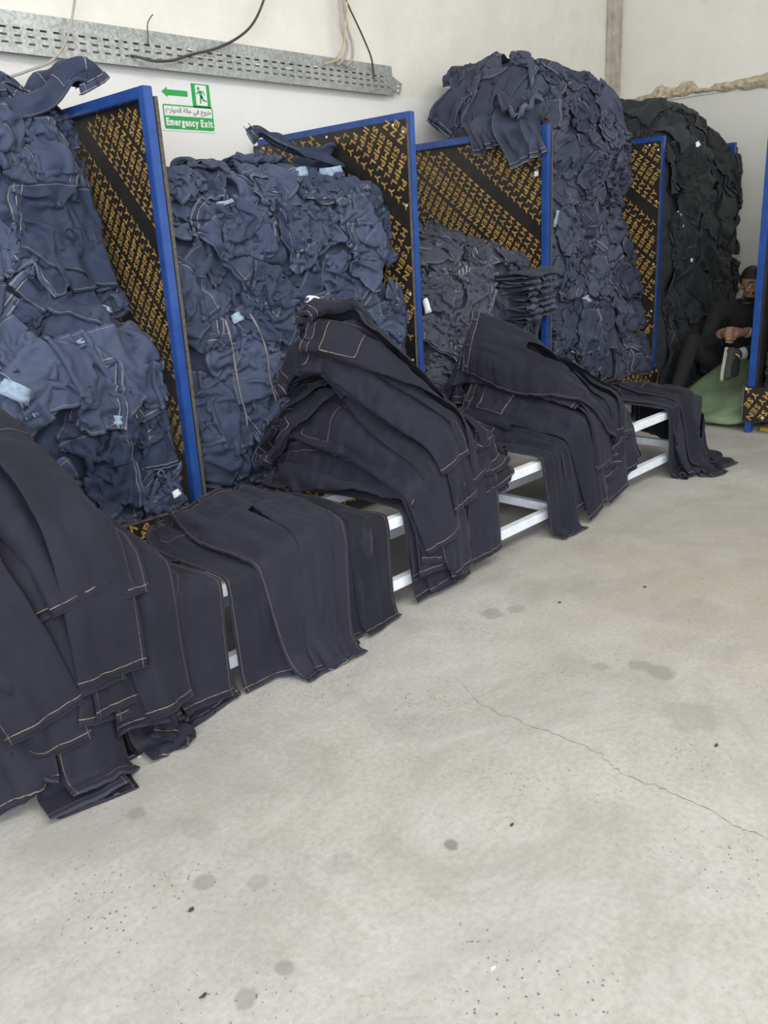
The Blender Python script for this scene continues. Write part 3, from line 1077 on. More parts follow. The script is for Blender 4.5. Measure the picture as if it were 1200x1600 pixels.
HEAP_ROOTS = []
_COLOUR = {'indigo': 'indigo', 'slate': 'slate', 'faded': 'blue-grey', 'charcoal': 'charcoal'}
_WHERE = ['leftmost heap', 'heap below the exit sign', 'low third heap', 'tallest heap', 'far charcoal heap', 'heap at the right edge']
kept = []
for i, X, (bi, th, cu, cv) in heap_items:
    ia = np.clip((X[..., 0] / CS + .5).astype(int), 0, NB_A - 1); ib = np.clip((X[..., 1] / CS + .5).astype(int), 0, NB_B - 1)
    seen = (X[..., 2] > HEAP.h[i][ia, ib] - .022) & (X[..., 1] < BAYS[i]['fr']['L'] + .02)
    if seen.mean() < .12 or (X[..., 1][seen].mean() > BAYS[i]['fr']['L'] - .16):
        continue
    G = to_world(BAYS[i], X)
    kept.append((i, X, G, seen, G[seen].mean(0)))
_rank = {}
for i, b in enumerate(BAYS):
    # rows of a heap from the top, then from left to right inside a row
    idx = [k for k, e in enumerate(kept) if e[0] == i]
    idx.sort(key=lambda k: -kept[k][4][2])
    nrow = max(1, round(len(idx) / 5))
    for rr in range(nrow):
        part = idx[rr * len(idx) // nrow:(rr + 1) * len(idx) // nrow]
        part.sort(key=lambda k: kept[k][4][0] if not b.get('side') else -kept[k][4][1])
        for c_, k in enumerate(part):
            _rank[k] = (rr, nrow, c_, len(part))
_ORD = ['first', 'second', 'third', 'fourth', 'fifth', 'sixth', 'seventh', 'eighth', 'ninth', 'tenth', 'eleventh', 'twelfth', 'thirteenth']
for k, (i, X, G, seen, cen) in enumerate(kept):
    b = BAYS[i]
    rr, nrow, c_, nc = _rank[k]
    row = 'top row' if rr == 0 else ('bottom row' if rr == nrow - 1 else f'{_ORD[rr]} row down')
    col = 'leftmost' if c_ == 0 else ('rightmost' if c_ == nc - 1 else f'{_ORD[c_]} from left')
    label = f"crumpled {_COLOUR[b['mat']]} trousers, {col}, {row} of the {_WHERE[i]}"
    root, top, N = make_garment('crumpled_trousers', G, MAT[b['mat']], .005, .004, i < 3, label, 'trousers',
                                'crumpled trousers in ' + b['where'], pockets=(RNG.random() < .6), flip=-1, thin=True)
    HEAP_ROOTS.append((root, i, G, seen))

for i, b in enumerate(BAYS):
    # what is packed underneath, seen only between the garments
    f = HEAP.h[i]
    p = f.copy()
    for _ in range(10):
        q = np.pad(p, 1, mode='edge')
        p = np.minimum(p, (q[1:-1, 1:-1] * 2 + q[:-2, 1:-1] + q[2:, 1:-1] + q[1:-1, :-2] + q[1:-1, 2:]) / 6)
    p = p - .040
    na = int((b['W'] - .02) / CS); nb = int(min(b['fr']['L'], (NB_B - 1) * CS) / CS)
    ii = np.arange(1, na - 2, 3); jj = np.arange(0, nb - 22, 3)
    X = np.stack(np.meshgrid(ii * CS, jj * CS, indexing='ij') + [p[np.ix_(np.minimum(ii, NB_A - 1), jj)]], -1)
    side_ = X[:1].copy(); side_[..., 2] -= .55; side_[..., 0] = .004     # close the mass towards the open left side
    X = np.concatenate([side_, X], 0)
    G = to_world(b, X)
    n1, n2 = G.shape[:2]
    ids = np.arange(n1 * n2).reshape(n1, n2)
    F = np.stack([ids[:-1, :-1], ids[1:, :-1], ids[1:, 1:], ids[:-1, 1:]], -1).reshape(-1, 4)
    o = mesh_obj('packed_denim', G.reshape(-1, 3), F.tolist(), MAT['packed_' + b['mat']], smooth=True)
    tag(o, f"packed cloth glimpsed between the garments of {b['where']}", 'cloth', None, 'stuff')

# ------------------------------------------------------------------ piles of dark jeans draped over the bench
BENCH_Y0, BENCH_Y1, BENCH_Z = 2.112, 2.575, .375
PX0, PY0 = 0.20, 1.30
PNA, PNB = 350, 122
PILE = Field(1, PNA, PNB, CS, PX0, PY0)
_xs = PX0 + np.arange(PNA) * CS; _ys = PY0 + np.arange(PNB) * CS
PILE.h[0][:] = 0.0
_bench = (_ys[None, :] > BENCH_Y0 - .028) & (_ys[None, :] < 2.98) & (_xs[:, None] > .3) & (_xs[:, None] < 4.92)
PILE.h[0][_bench] = BENCH_Z + .014
# piles: waist centre (x, y), heading of the legs (degrees), spread, garments, lift per layer
PILES = [
    dict(w=(0.89, 2.74), a=(-94, -84), da=10, n=19, jx=.11, jy=.05, tw=.056, th=.012, half=.55, where='the nearest pile'),
    dict(w=(1.82, 2.74), a=(-98, -93), da=4, n=5, jx=.0, jy=.03, tw=.022, th=.008, half=0, off=[-.04, .12, -.12, .09, -.01], where='the flat pile between the two tall piles'),
    dict(w=(2.40, 2.80), a=(-92, -41), da=12, n=24, jx=.06, jy=.05, tw=.060, th=.013, half=.85, where='the tall pile below the exit sign'),
    dict(w=(3.47, 2.76), a=(-80, -44), da=9, n=18, jx=.07, jy=.05, tw=.060, th=.012, half=.7, where='the tall pile by the bench leg'),
    dict(w=(4.80, 2.66), a=(-101, -98), da=4, n=4, jx=.0, jy=.03, tw=.020, th=.008, half=0, off=[-.06, .08, .0, .05], where='the small pile at the far bench end'),
]
pile_items = []
_prng = np.random.default_rng(23)
_vrow = np.linspace(0, 1, NV)[:, None]
for layer in range(max(p['n'] for p in PILES)):
    PILE.prep(1)
    X0, LIFT, who = [], [], []
    for pi, p in enumerate(PILES):
        start = max(q['n'] for q in PILES) - p['n']
        if layer < start:
            continue
        fr_ = (layer - start) / max(1, p['n'] - 1)
        a = math.radians(p['a'][0] + (p['a'][1] - p['a'][0]) * fr_ + _prng.normal() * p['da'])
        d = np.array([math.cos(a), math.sin(a)]); sd = np.array([-d[1], d[0]])
        wx = p['w'][0] + _prng.normal() * p['jx'] + (p['off'][layer - start] if 'off' in p else 0); wy = p['w'][1] + _prng.normal() * p['jy']
        r = REST.copy()
        # the legs lie close together, partly on one another
        fold = _prng.uniform(.48, .72)
        xx = r[..., 0] * fold + smooth_noise((NV, NU), (5, 6), _prng) * .022
        leg = np.where(np.arange(NU) < HALF, -1.0, 1.0)[None, :]
        halved = _prng.random() < p['half']
        up_leg = 1.0 if _prng.random() < .5 else -1.0
        if halved:      # folded lengthwise, one leg on the other
            xx = (np.abs(r[..., 0]) - .125) * _prng.uniform(.82, .97) + smooth_noise((NV, NU), (5, 6), _prng) * .012
        shift = (_prng.uniform(.02, .08) if fr_ > .9 and p['n'] > 10 else _prng.uniform(-.09, .07)) * np.clip((_vrow - CROTCH) / .7, 0, 1)
        xx = xx + leg * shift
        # run the legs along the present surface of the pile
        tau = np.arange(0, 1.3, .01)
        line = np.zeros((1, 1, len(tau), 3), np.float32)
        line[0, 0, :, 0] = wx + d[0] * tau; line[0, 0, :, 1] = np.minimum(wy + d[1] * tau, 3.0)
        zl = PILE.sample(np.zeros(1, int), line)[0][0, 0]
        for _ in range(6):
            zl[1:-1] = np.maximum(zl[1:-1], .5 * (zl[:-2] + zl[2:]))
        arc = np.concatenate([[0], np.cumsum(np.sqrt(np.diff(tau) ** 2 + np.diff(zl) ** 2))])
        ln = (LEG_L / 2 - r[..., 1]) * _prng.uniform(.93, .99)
        yy = np.interp(ln, arc, tau)
        x = np.zeros((NV, NU, 3), np.float32)
        x[..., 0] = wx + d[0] * yy + sd[0] * xx
        x[..., 1] = np.minimum(wy + d[1] * yy + sd[1] * xx, 3.0)
        x[..., 2] = np.interp(ln, arc, zl) + .05 + smooth_noise((NV, NU), (4, 9), _prng) * .030 + smooth_noise((NV, NU), (14, 5), _prng) * .010 + (leg > 0) * .012 * (_vrow > CROTCH)
        if halved:
            x[..., 2] += (leg == up_leg) * .022
        X0.append(x)
        LIFT.append((p['tw'] + (p['th'] - p['tw']) * np.clip(_vrow / .75, 0, 1)) * .5 + (leg > 0) * .006 * (_vrow > CROTCH) + np.zeros((NV, NU)))
        if halved:
            LIFT[-1] = LIFT[-1] * np.where(leg == up_leg, 1.0, .55) + (leg == up_leg) * .008
        who.append((pi, layer - start, a))
    X = np.stack(X0); LIFT = np.stack(LIFT).astype(np.float32)
    fi = np.zeros(len(X), int)
    X = simulate(X, PILE, fi, LIFT, (0, 0, -.0020), 70, 4, fric=.93, damp=.88, bend=.8)
    X[..., 2] = np.maximum(X[..., 2], .006)
    PILE.stamp(fi, X, LIFT)
    for k, w in enumerate(who):
        pile_items.append((w, X[k]))

PILE_ROOTS = []
for (pi, order, a), X in pile_items:
    p = PILES[pi]
    n = p['n']
    if order == n - 1: which = 'topmost'
    elif order == 0: which = 'bottommost'
    elif order >= n // 2: which = f'{_ORD[n - 1 - order]} from the top,'
    else: which = f'{_ORD[order]} from the bottom,'
    label = f"dark navy jeans, {which} in {p['where']}".replace(',,', ',')
    root, top, N = make_garment('draped_jeans', X, MAT['navy'], min(p['tw'] * .30, .014), p['th'] * .7, True, label, 'jeans', 'dark jeans on ' + p['where'],
                                pockets=(order % 3 != 1), loops=True, flip=-1, thin=True, pleat=.009, seed=700 + 31 * pi + order)
    PILE_ROOTS.append((root, pi, X))

# ------------------------------------------------------------------ cable tray on the back wall
r = empty('cable_tray', (3.0, BACK_Y, 2.42))
tag(r, 'perforated galvanised cable tray running along the wall above the racks', 'cable tray')
TZ0, TZ1, TY = 2.338, 2.502, 4.315


def tray_piece(x0, x1, y, name):
    pitch = .066
    n = int((x1 - x0) / pitch)
    xs = [x0]
    for i in range(n):
        c = x0 + (i + .5) * (x1 - x0) / n
        xs += [c - .017, c + .017]
    xs.append(x1)
    zs = [TZ0, TZ0 + .026, TZ0 + .036, TZ0 + .058, TZ0 + .068, TZ0 + .090, TZ0 + .100, TZ1]
    ids = {}
    V, F = [], []
    for i, x in enumerate(xs):
        for j, z in enumerate(zs):
            ids[i, j] = len(V); V.append((x, y, z))
    for i in range(len(xs) - 1):
        for j in range(len(zs) - 1):
            if i % 2 == 1 and j % 2 == 1:
                continue
            F.append((ids[i, j], ids[i + 1, j], ids[i + 1, j + 1], ids[i, j + 1]))
    o = mesh_obj(name, V, F, MAT['galv'], r)
    md = o.modifiers.new('thickness', 'SOLIDIFY'); md.thickness = .0025
    return o


tray_piece(.6, 2.66, TY, 'perforated_face')
tray_piece(2.63, 4.70, TY - .003, 'perforated_face')
MB().box((.6, TY, TZ0 - .003), (4.70, BACK_Y - .001, TZ0)).build('lower_flange', MAT['galv'], r)
MB().box((.6, TY, TZ1), (4.70, BACK_Y - .001, TZ1 + .003)).build('upper_flange', MAT['galv'], r)
MB().box((.6, TY - .006, TZ0 - .014), (4.70, TY, TZ0)).build('rolled_lip', MAT['galv'], r)
b_ = MB().box((4.66, TY - .005, 2.36), (4.79, TY - .002, 2.44))
bmesh.ops.rotate(b_.bm, cent=(4.70, TY, 2.40), matrix=Matrix.Rotation(math.radians(22), 3, 'Y'), verts=b_.bm.verts[:])
b_.build('end_bracket', MAT['galv'], r)
for dz in (-.012, .016):
    MB().box((4.745, TY - .0062, 2.385 + dz - .02), (4.765, TY - .0052, 2.385 + dz - .010)).build('bracket_slot', MAT['sign_white'], r)
for k, xx in enumerate((3.05, 3.10, 3.16, 3.22, 3.52, 3.75, 3.98)):
    MB().box((xx, TY - .0065, 2.405 + .03 * (k % 3 == 0)), (xx + .03 + .02 * (k % 2), TY - .0035, 2.411 + .03 * (k % 3 == 0)), .001).build('plaster_splash', MAT['sign_white'], r)


def cable(name, pts, rad, mat, label):
    o = MB().tube(spline(pts, 7), rad, 8).build(name, mat, None, True)
    return tag(o, label, 'cable', 'loose cables above the racks')


cable('cable', [(2.46, 4.30, 2.78), (2.40, 4.27, 2.60), (2.312, 4.25, 2.401), (2.211, 4.25, 2.293), (2.10, 4.27, 2.245), (2.041, 4.28, 2.223), (1.92, 4.30, 2.19), (1.6, 4.33, 2.16)], .0065, MAT['wire_grey'], 'thin grey cable drooping over the left end of the cable tray')
cable('cable', [(3.70, 4.28, 2.95), (3.572, 4.25, 2.735), (3.47, 4.245, 2.60), (3.35, 4.25, 2.514), (3.19, 4.25, 2.445), (3.033, 4.25, 2.402), (2.90, 4.25, 2.360), (2.785, 4.25, 2.347), (2.72, 4.28, 2.363), (2.69, 4.31, 2.372)], .0072, MAT['wire_dark'], 'black cable sagging across the tray above the exit sign')
cable('cable', [(4.205, 4.30, 3.1), (4.20, 4.27, 2.82), (4.205, 4.27, 2.66), (4.245, 4.27, 2.58), (4.215, 4.275, 2.50), (4.17, 4.29, 2.46)], .0085, MAT['wire_grey'], 'leftmost thick grey cable dropping to the tray end')
cable('cable', [(4.235, 4.30, 3.1), (4.238, 4.27, 2.83), (4.25, 4.262, 2.68), (4.285, 4.262, 2.58), (4.28, 4.27, 2.50), (4.24, 4.29, 2.46)], .0085, MAT['wire_grey'], 'second thick grey cable dropping to the tray end')
cable('cable', [(4.29, 4.29, 3.05), (4.25, 4.25, 2.82), (4.215, 4.245, 2.66), (4.19, 4.25, 2.54), (4.15, 4.27, 2.485), (4.05, 4.28, 2.455)], .004, MAT['wire_yellow'], 'thin yellow cable among the grey ones at the tray end')
cable('cable', [(4.20, 4.28, 3.0), (4.215, 4.26, 2.80), (4.205, 4.255, 2.62), (4.165, 4.26, 2.52), (4.12, 4.275, 2.48), (4.2, 4.28, 2.475), (4.33, 4.29, 2.45)], .004, MAT['wire_grey'], 'thin grey cable curling over the top of the tray end')
cable('cable', [(4.20, 4.30, 3.05), (4.253, 4.26, 2.827), (4.32, 4.255, 2.72), (4.39, 4.26, 2.628), (4.46, 4.27, 2.53), (4.507, 4.30, 2.452), (4.515, 4.305, 2.41)], .0055, MAT['wire_dark'], 'single dark cable slanting down to the tray end bracket')
cable('cable', [(2.80, 4.303, 2.435), (2.80, 4.29, 2.52), (2.815, 4.28, 2.555), (2.835, 4.28, 2.575)], .003, MAT['wire_dark'], 'short stiff wire standing up from the tray')

# ------------------------------------------------------------------ emergency exit sign
r = empty('exit_sign', (3.045, BACK_Y, 2.165))
tag(r, 'white and green emergency exit sign with arrow and running figure', 'sign')
SY = BACK_Y - .004
MB().box((2.862, SY, 2.030), (3.228, BACK_Y, 2.290), .001).build('plate', MAT['sign_white'], r)


def sfr(a, b, c):
    return (a, SY - c, b)


def spart(name, poly, mat, d0=.0002, d1=.0010):
    return MB().prism(poly, d0, d1, sfr).build(name, mat, r)


def rrect(x0, z0, x1, z1, rad, n=4):
    out = []
    for cx, cz, a0 in ((x1 - rad, z1 - rad, 0), (x0 + rad, z1 - rad, 90), (x0 + rad, z0 + rad, 180), (x1 - rad, z0 + rad, 270)):
        for k in range(n + 1):
            a = math.radians(a0 + 90 * k / n)
            out.append((cx + rad * math.cos(a), cz + rad * math.sin(a)))
    return out


spart('lettering_panel', rrect(2.888, 2.040, 3.222, 2.166, .010), MAT['sign_green'])
spart('script_panel', rrect(2.896, 2.108, 3.214, 2.158, .004), MAT['sign_white'], .0008, .0016)
spart('door_panel', rrect(3.090, 2.160, 3.214, 2.284, .002), MAT['sign_green'])
spart('doorway', rrect(3.116, 2.172, 3.192, 2.278, .006), MAT['sign_white'], .0008, .0016)
spart('arrow', [(2.892, 2.228), (2.930, 2.254), (2.930, 2.241), (3.062, 2.241), (3.062, 2.211), (2.930, 2.211), (2.930, 2.200)], MAT['sign_green'])
# running figure
cx, cz = 3.137, 2.259
spart('running_figure_head', [(cx + .009 * math.cos(k * PI / 6), cz + .009 * math.sin(k * PI / 6)) for k in range(12)], MAT['sign_green'], .0014, .0022)
man = [[(3.138, 2.249), (3.153, 2.249), (3.163, 2.224), (3.150, 2.210), (3.141, 2.226)],        # trunk
       [(3.140, 2.249), (3.122, 2.236), (3.119, 2.228), (3.124, 2.228), (3.142, 2.240)],        # leading arm
       [(3.150, 2.250), (3.172, 2.245), (3.181, 2.226), (3.176, 2.224), (3.168, 2.238), (3.152, 2.242)],
       [(3.148, 2.224), (3.160, 2.214), (3.150, 2.200), (3.150, 2.182), (3.140, 2.182), (3.141, 2.204)],
       [(3.152, 2.222), (3.164, 2.220), (3.170, 2.203), (3.190, 2.199), (3.188, 2.192), (3.162, 2.195), (3.152, 2.212)]]
for p in man:
    spart('running_figure_limb', p, MAT['sign_green'], .0014, .0022)


def sign_text(s, x0, x1, z0, cap, mat, bold, gap=.12, spaces=None):
    run, L = text_run(s, gap, bold=bold)
    k = (x1 - x0) / L
    rows = [(g, (lambda p, x=x: np.stack([x0 + (p[:, 0] + x) * k, z0 + p[:, 1] * cap], -1))) for g, x in run]
    return lettering('lettering', rows, r, mat, lambda a, b: (a, SY - .0021, b))


sign_text('Emergency Exit', 2.900, 3.212, 2.060, .036, MAT['sign_white'], .10, gap=.10)
# the Arabic line, letters in their joined forms from left to right
def joined_text(s, x0, x1, z0, h, mat):
    cu = bpy.data.curves.new('script', 'FONT')
    cu.body = s; cu.resolution_u = 3; cu.offset = .02
    ob = bpy.data.objects.new('script', cu); COL.objects.link(ob)
    dg = bpy.context.evaluated_depsgraph_get()
    me = ob.evaluated_get(dg).to_mesh()
    v = np.array([p.co[:2] for p in me.vertices]); f = [tuple(p.vertices) for p in me.polygons]
    ob.evaluated_get(dg).to_mesh_clear()
    bpy.data.objects.remove(ob); bpy.data.curves.remove(cu)
    lo, hi = v.min(0), v.max(0)
    V = [(x0 + (a - lo[0]) / (hi[0] - lo[0]) * (x1 - x0), SY - .0021, z0 + (b - lo[1]) / (hi[1] - lo[1]) * h) for a, b in v]
    o = mesh_obj('script_lettering', V, f, mat, r)
    o['kind'] = 'stuff'
    return o


_AR = '\uFEA7\uFEAE\uFEED\uFE9D \uFED3\uFEF2 \uFEA3\uFE8E\uFEDF\uFE94 \uFE8D\uFEDF\uFEC4\uFEEE\uFE8D\uFEAD\uFE89'
joined_text(_AR[::-1], 2.902, 3.208, 2.112, .040, MAT['sign_text'])

# ------------------------------------------------------------------ single garments with a pose of their own
def sprawl(name, path, across, width, mat, label, group, seed, rough=.012, length=.93, tw=.012, twist=0.0, pockets=True, loops=True, sag=0.0):
    """trousers laid along a 3D path, waist first; across = direction of the width"""
    g = np.random.default_rng(seed)
    q = np.array(spline(path, 10))
    d = np.concatenate([[0], np.cumsum(np.linalg.norm(np.diff(q, axis=0), axis=1))])
    s = np.minimum(np.linspace(0, 1, NV) * LEG_L * length, d[-1])
    c = np.stack([np.interp(s, d, q[:, k]) for k in range(3)], -1)
    t = np.gradient(c, axis=0); t /= np.linalg.norm(t, axis=1, keepdims=True) + 1e-9
    ac = np.array(across, float)
    ac = ac[None] - t * (t @ ac)[:, None]; ac /= np.linalg.norm(ac, axis=1, keepdims=True) + 1e-9
    n = np.cross(ac, t)
    x = REST[..., 0] * width
    fold = smooth_noise((NV, NU), (5, 9), g) * rough + smooth_noise((NV, NU), (12, 6), g) * rough * .7
    fold = fold + np.cos(np.linspace(-1, 1, NU) * PI * 1.6 + seed)[None] * rough * (1.1 / max(width, .2) * .5)
    wob = smooth_noise((NV, NU), (8, 4), g) * rough
    G = c[:, None] + ac[:, None] * (x + wob)[..., None] + n[:, None] * fold[..., None]
    G[..., 2] -= sag * (np.abs(x) ** 2)
    return make_garment(name, G, mat, tw, .008, True, label, 'trousers', group, pockets=pockets, loops=loops, flip=1, thin=True)


sprawl('hanging_trousers', [(XC - .070, 3.20, 1.80), (XC - .066, 3.24, 1.92), (XC - .05, 3.29, 2.02), (XC + .02, 3.34, 2.07), (XC + .16, 3.40, 2.12), (XC + .36, 3.45, 2.22), (XC + .62, 3.52, 2.42), (XC + .8, 3.6, 2.50)],
       (0, 1, .35), .62, MAT['faded'], 'blue-grey trousers hanging waistband down over the front of the third partition rail', None, 4, .010)
sprawl('hanging_trousers', [(XC - .066, 3.50, 1.90), (XC - .060, 3.52, 1.97), (XC - .04, 3.55, 2.04), (XC + .05, 3.60, 2.10), (XC + .22, 3.66, 2.22), (XC + .45, 3.72, 2.38), (XC + .8, 3.8, 2.55)],
       (0, 1, 0), .55, MAT['faded'], 'blue-grey trousers bunched over the middle of the third partition rail', None, 9, .018)
sprawl('bunched_trousers', [(XC - .10, 3.26, 2.10), (XC + .02, 3.34, 2.16), (XC + .14, 3.44, 2.15), (XC + .30, 3.50, 2.24), (XC + .50, 3.58, 2.34), (XC + .8, 3.7, 2.50)],
       (.2, 1, 0), .48, MAT['faded'], 'bunched blue-grey trousers resting on the corner of the third partition', None, 12, .030, tw=.03)
sprawl('bunched_trousers', [(XC + .02, 4.02, 2.10), (XC + .10, 3.94, 2.22), (XC + .22, 3.90, 2.30), (XC + .36, 3.92, 2.40), (XC + .60, 3.98, 2.50)],
       (.2, 1, 0), .52, MAT['faded'], 'bunched trousers spilling over the back of the third partition rail', None, 17, .030, tw=.03)
sprawl('rolled_trousers', [(2.05, 3.66, 2.07), (2.01, 3.66, 2.130), (1.92, 3.66, 2.09), (1.82, 3.64, 2.03), (1.70, 3.64, 1.99), (1.55, 3.68, 1.97), (1.3, 3.75, 1.93)],
       (0, 1, .3), .40, MAT['indigo'], 'indigo trousers sticking up at the top right of the leftmost heap', None, 21, .018, tw=.05)
sprawl('rolled_trousers', [(2.95, 3.72, 1.93), (2.99, 3.68, 1.95), (3.06, 3.62, 1.91), (3.16, 3.56, 1.86), (3.28, 3.52, 1.83), (3.42, 3.6, 1.82), (3.45, 3.9, 1.83)],
       (.4, .8, .3), .44, MAT['indigo'], 'rolled indigo trousers leg rising from the heap below the exit sign', None, 25, .014, tw=.05, loops=False)
# a neat stack of folded trousers at the right of the third bay
for k in range(8):
    z = .87 + k * .036
    dx = [0, .012, -.01, .015, -.005, .01, -.012, .004][k]
    sprawl('folded_trousers', [(4.53 + dx * 1.5, 3.42, z + .020), (4.53 + dx * 1.5, 3.20, z + .022), (4.53 + dx * 1.5, 3.02, z + .024), (4.53 + dx * 1.5, 2.985 - .006 * (k % 3), z + .012), (4.53 + dx * 1.5, 3.02, z), (4.53 + dx * 1.5, 3.20, z), (4.53 + dx * 1.5, 3.46, z)],
           (1, .1, .05), .66, MAT['slate'], f"folded slate trousers, {_ORD[k]} from the bottom of the neat stack in the third bay", 'neatly folded trousers in the third bay', 60 + k, .008, .98, tw=.006, pockets=False, loops=False)


# ------------------------------------------------------------------ tags, linings and tapes
def nearest_garment(P, bay=None):
    best = None
    for root, i, G, seen in HEAP_ROOTS:
        if bay is not None and i != bay: continue
        D = np.linalg.norm(G - np.array(P), axis=-1)
        D = np.where(seen, D, 9)
        k = np.unravel_index(np.argmin(D), D.shape)
        if best is None or D[k] < best[0]:
            best = (D[k], root, G, k)
    _, root, G, (a, b) = best
    a = min(max(a, 1), NV - 2); b = min(max(b, 1), NU - 2)
    n = np.cross(G[a, b + 1] - G[a, b - 1], G[a + 1, b] - G[a - 1, b]); n /= np.linalg.norm(n) + 1e-9
    o = np.array([-.35, -.9, .25])
    if n @ o < 0: n = -n
    n = n * .5 + o * .5; n /= np.linalg.norm(n)
    return root, G[a, b], n


def patch(name, P, bay, w, h, ang, mat, lift=.012, bulge=.008):
    root, c, n = nearest_garment(P, bay)
    up = np.array([0, 0, 1.0]); s = np.cross(up, n); s /= np.linalg.norm(s); t = np.cross(n, s)
    ca, sa_ = math.cos(ang), math.sin(ang)
    s, t = s * ca + t * sa_, -s * sa_ + t * ca
    V, F = [], []
    for i in range(5):
        for j in range(4):
            a, b = i / 4 - .5, j / 3 - .5
            V.append(c + n * (lift + bulge * math.cos(a * 5) + .004 * math.sin(b * 9 + i)) + s * (a * w * (1 - .25 * b)) + t * (b * h))
    for i in range(4):
        for j in range(3):
            k = i * 4 + j
            F.append((k, k + 4, k + 5, k + 1))
    o = mesh_obj(name, V, F, mat, root, True)
    md = o.modifiers.new('thickness', 'SOLIDIFY'); md.thickness = .0015
    return o


for P, bay, w, h, a in [((3.68, 3.10, 1.02), 2, .05, .11, .25), ((2.78, 3.12, 1.16), 1, .10, .05, -.3), ((6.40, 3.02, 1.45), 4, .05, .06, .1), ((6.42, 3.02, 1.36), 4, .05, .05, .2),
                        ((6.62, 3.0, 1.10), 4, .05, .035, .5), ((6.95, 3.0, .66), 4, .07, .05, -.2), ((6.75, 3.05, 1.98), 4, .06, .05, .3), ((1.9, 3.10, .40), 0, .05, .04, .3)]:
    patch('care_tag', P, bay, w * .75, h * .75, a, MAT['paper'], .008, .003)
for P, bay, w, h, a in [((1.63, 3.12, .75), 0, .13, .06, -.25), ((1.22, 3.12, .92), 0, .14, .09, -.6), ((2.30, 3.12, 1.09), 1, .07, .06, .3), ((3.05, 3.45, 1.74), 1, .12, .07, .1), ((3.25, 3.45, 1.76), 1, .16, .08, .1),
                        ((2.45, 3.2, 1.64), 1, .10, .03, .2), ((5.35, 3.15, .92), 3, .12, .08, .2), ((5.15, 3.15, .78), 3, .14, .07, -.2), ((4.95, 3.2, 1.32), 3, .05, .14, -.3), ((5.15, 3.3, 1.45), 3, .05, .16, -.25),
                        ((6.05, 3.5, 2.28), 3, .12, .10, .3), ((5.45, 3.12, .72), 3, .05, .13, .4), ((1.76, 3.3, 1.18), 0, .10, .03, -.4), ((1.62, 3.25, 1.05), 0, .08, .03, .3)]:
    patch('pocket_lining', P, bay, w * .8, h * .7, a, MAT['lining'], .004, .006)
for P0, pts in (((2.22, 3.06, 1.08), [(2.20, 3.055, 1.10), (2.205, 3.03, .98), (2.215, 3.035, .84), (2.235, 3.03, .70), (2.245, 3.035, .62)]),
                ((2.36, 3.06, 1.10), [(2.335, 3.055, 1.11), (2.365, 3.03, 1.02), (2.39, 3.03, .92), (2.40, 3.035, .80), (2.42, 3.03, .70)])):
    root, c, n = nearest_garment(P0, 1)
    q = spline(pts, 6)
    V, F = [], []
    for i, p in enumerate(q):
        w = .004 + .0012 * math.sin(i * .9)
        V += [(p[0] - w, p[1], p[2]), (p[0] + w, p[1] - .004 * math.sin(i * .7), p[2])]
    for i in range(len(q) - 1):
        F.append((2 * i, 2 * i + 1, 2 * i + 3, 2 * i + 2))
    o = mesh_obj('hanging_tape', V, F, MAT['string'], root, True)
    md = o.modifiers.new('thickness', 'SOLIDIFY'); md.thickness = .002

# small chalk-white mark on the third board
tag(MB().box((XC + .0185, 3.185, 1.715), (XC + .0200, 3.215, 1.745), .0005).build('paper_scrap', MAT['paper']), 'small white paper scrap stuck on the third partition board', 'paper')

# ------------------------------------------------------------------ litter on the floor
for k, (x, y, s, col, txt) in enumerate([(1.426, 1.021, .010, 'scrap', 'dark lint flake right of the round floor stain'), (.985, 2.02, .010, 'paper', 'white paper crumb beside the nearest pile'),
                                         (.63, 1.19, .012, 'scrap', 'curled dark thread scrap at the lower left of the floor'), (.745, 1.40, .012, 'scrap', 'dark forked scrap on the left of the floor'),
                                         (2.62, 1.64, .014, 'scrap', 'dark leaf-like scrap in front of the tall pile'), (2.95, 1.45, .013, 'scrap', 'dark scrap on the floor before the bench leg'),
                                         (2.06, .78, .012, 'scrap', 'dark flake at the right of the floor crack'), (1.05, .80, .010, 'paper', 'white crumb low on the floor'), (.60, 1.0, .010, 'paper', 'white crumb at the bottom left of the floor')]):
    g = np.random.default_rng(50 + k)
    n = 7
    s *= .55
    ring = [(x + s * (.55 + .6 * g.random()) * math.cos(2 * PI * i / n) * 1.4, y + s * (.4 + .5 * g.random()) * math.sin(2 * PI * i / n), .0005 + .002 * g.random()) for i in range(n)]
    V = ring + [(a + .0004, b, c + .002) for a, b, c in ring]
    F = [tuple(range(n))[::-1], tuple(range(n, 2 * n))] + [(i, (i + 1) % n, n + (i + 1) % n, n + i) for i in range(n)]
    tag(mesh_obj('floor_scrap', V, F, MAT[col]), txt, 'scrap', 'litter on the floor')

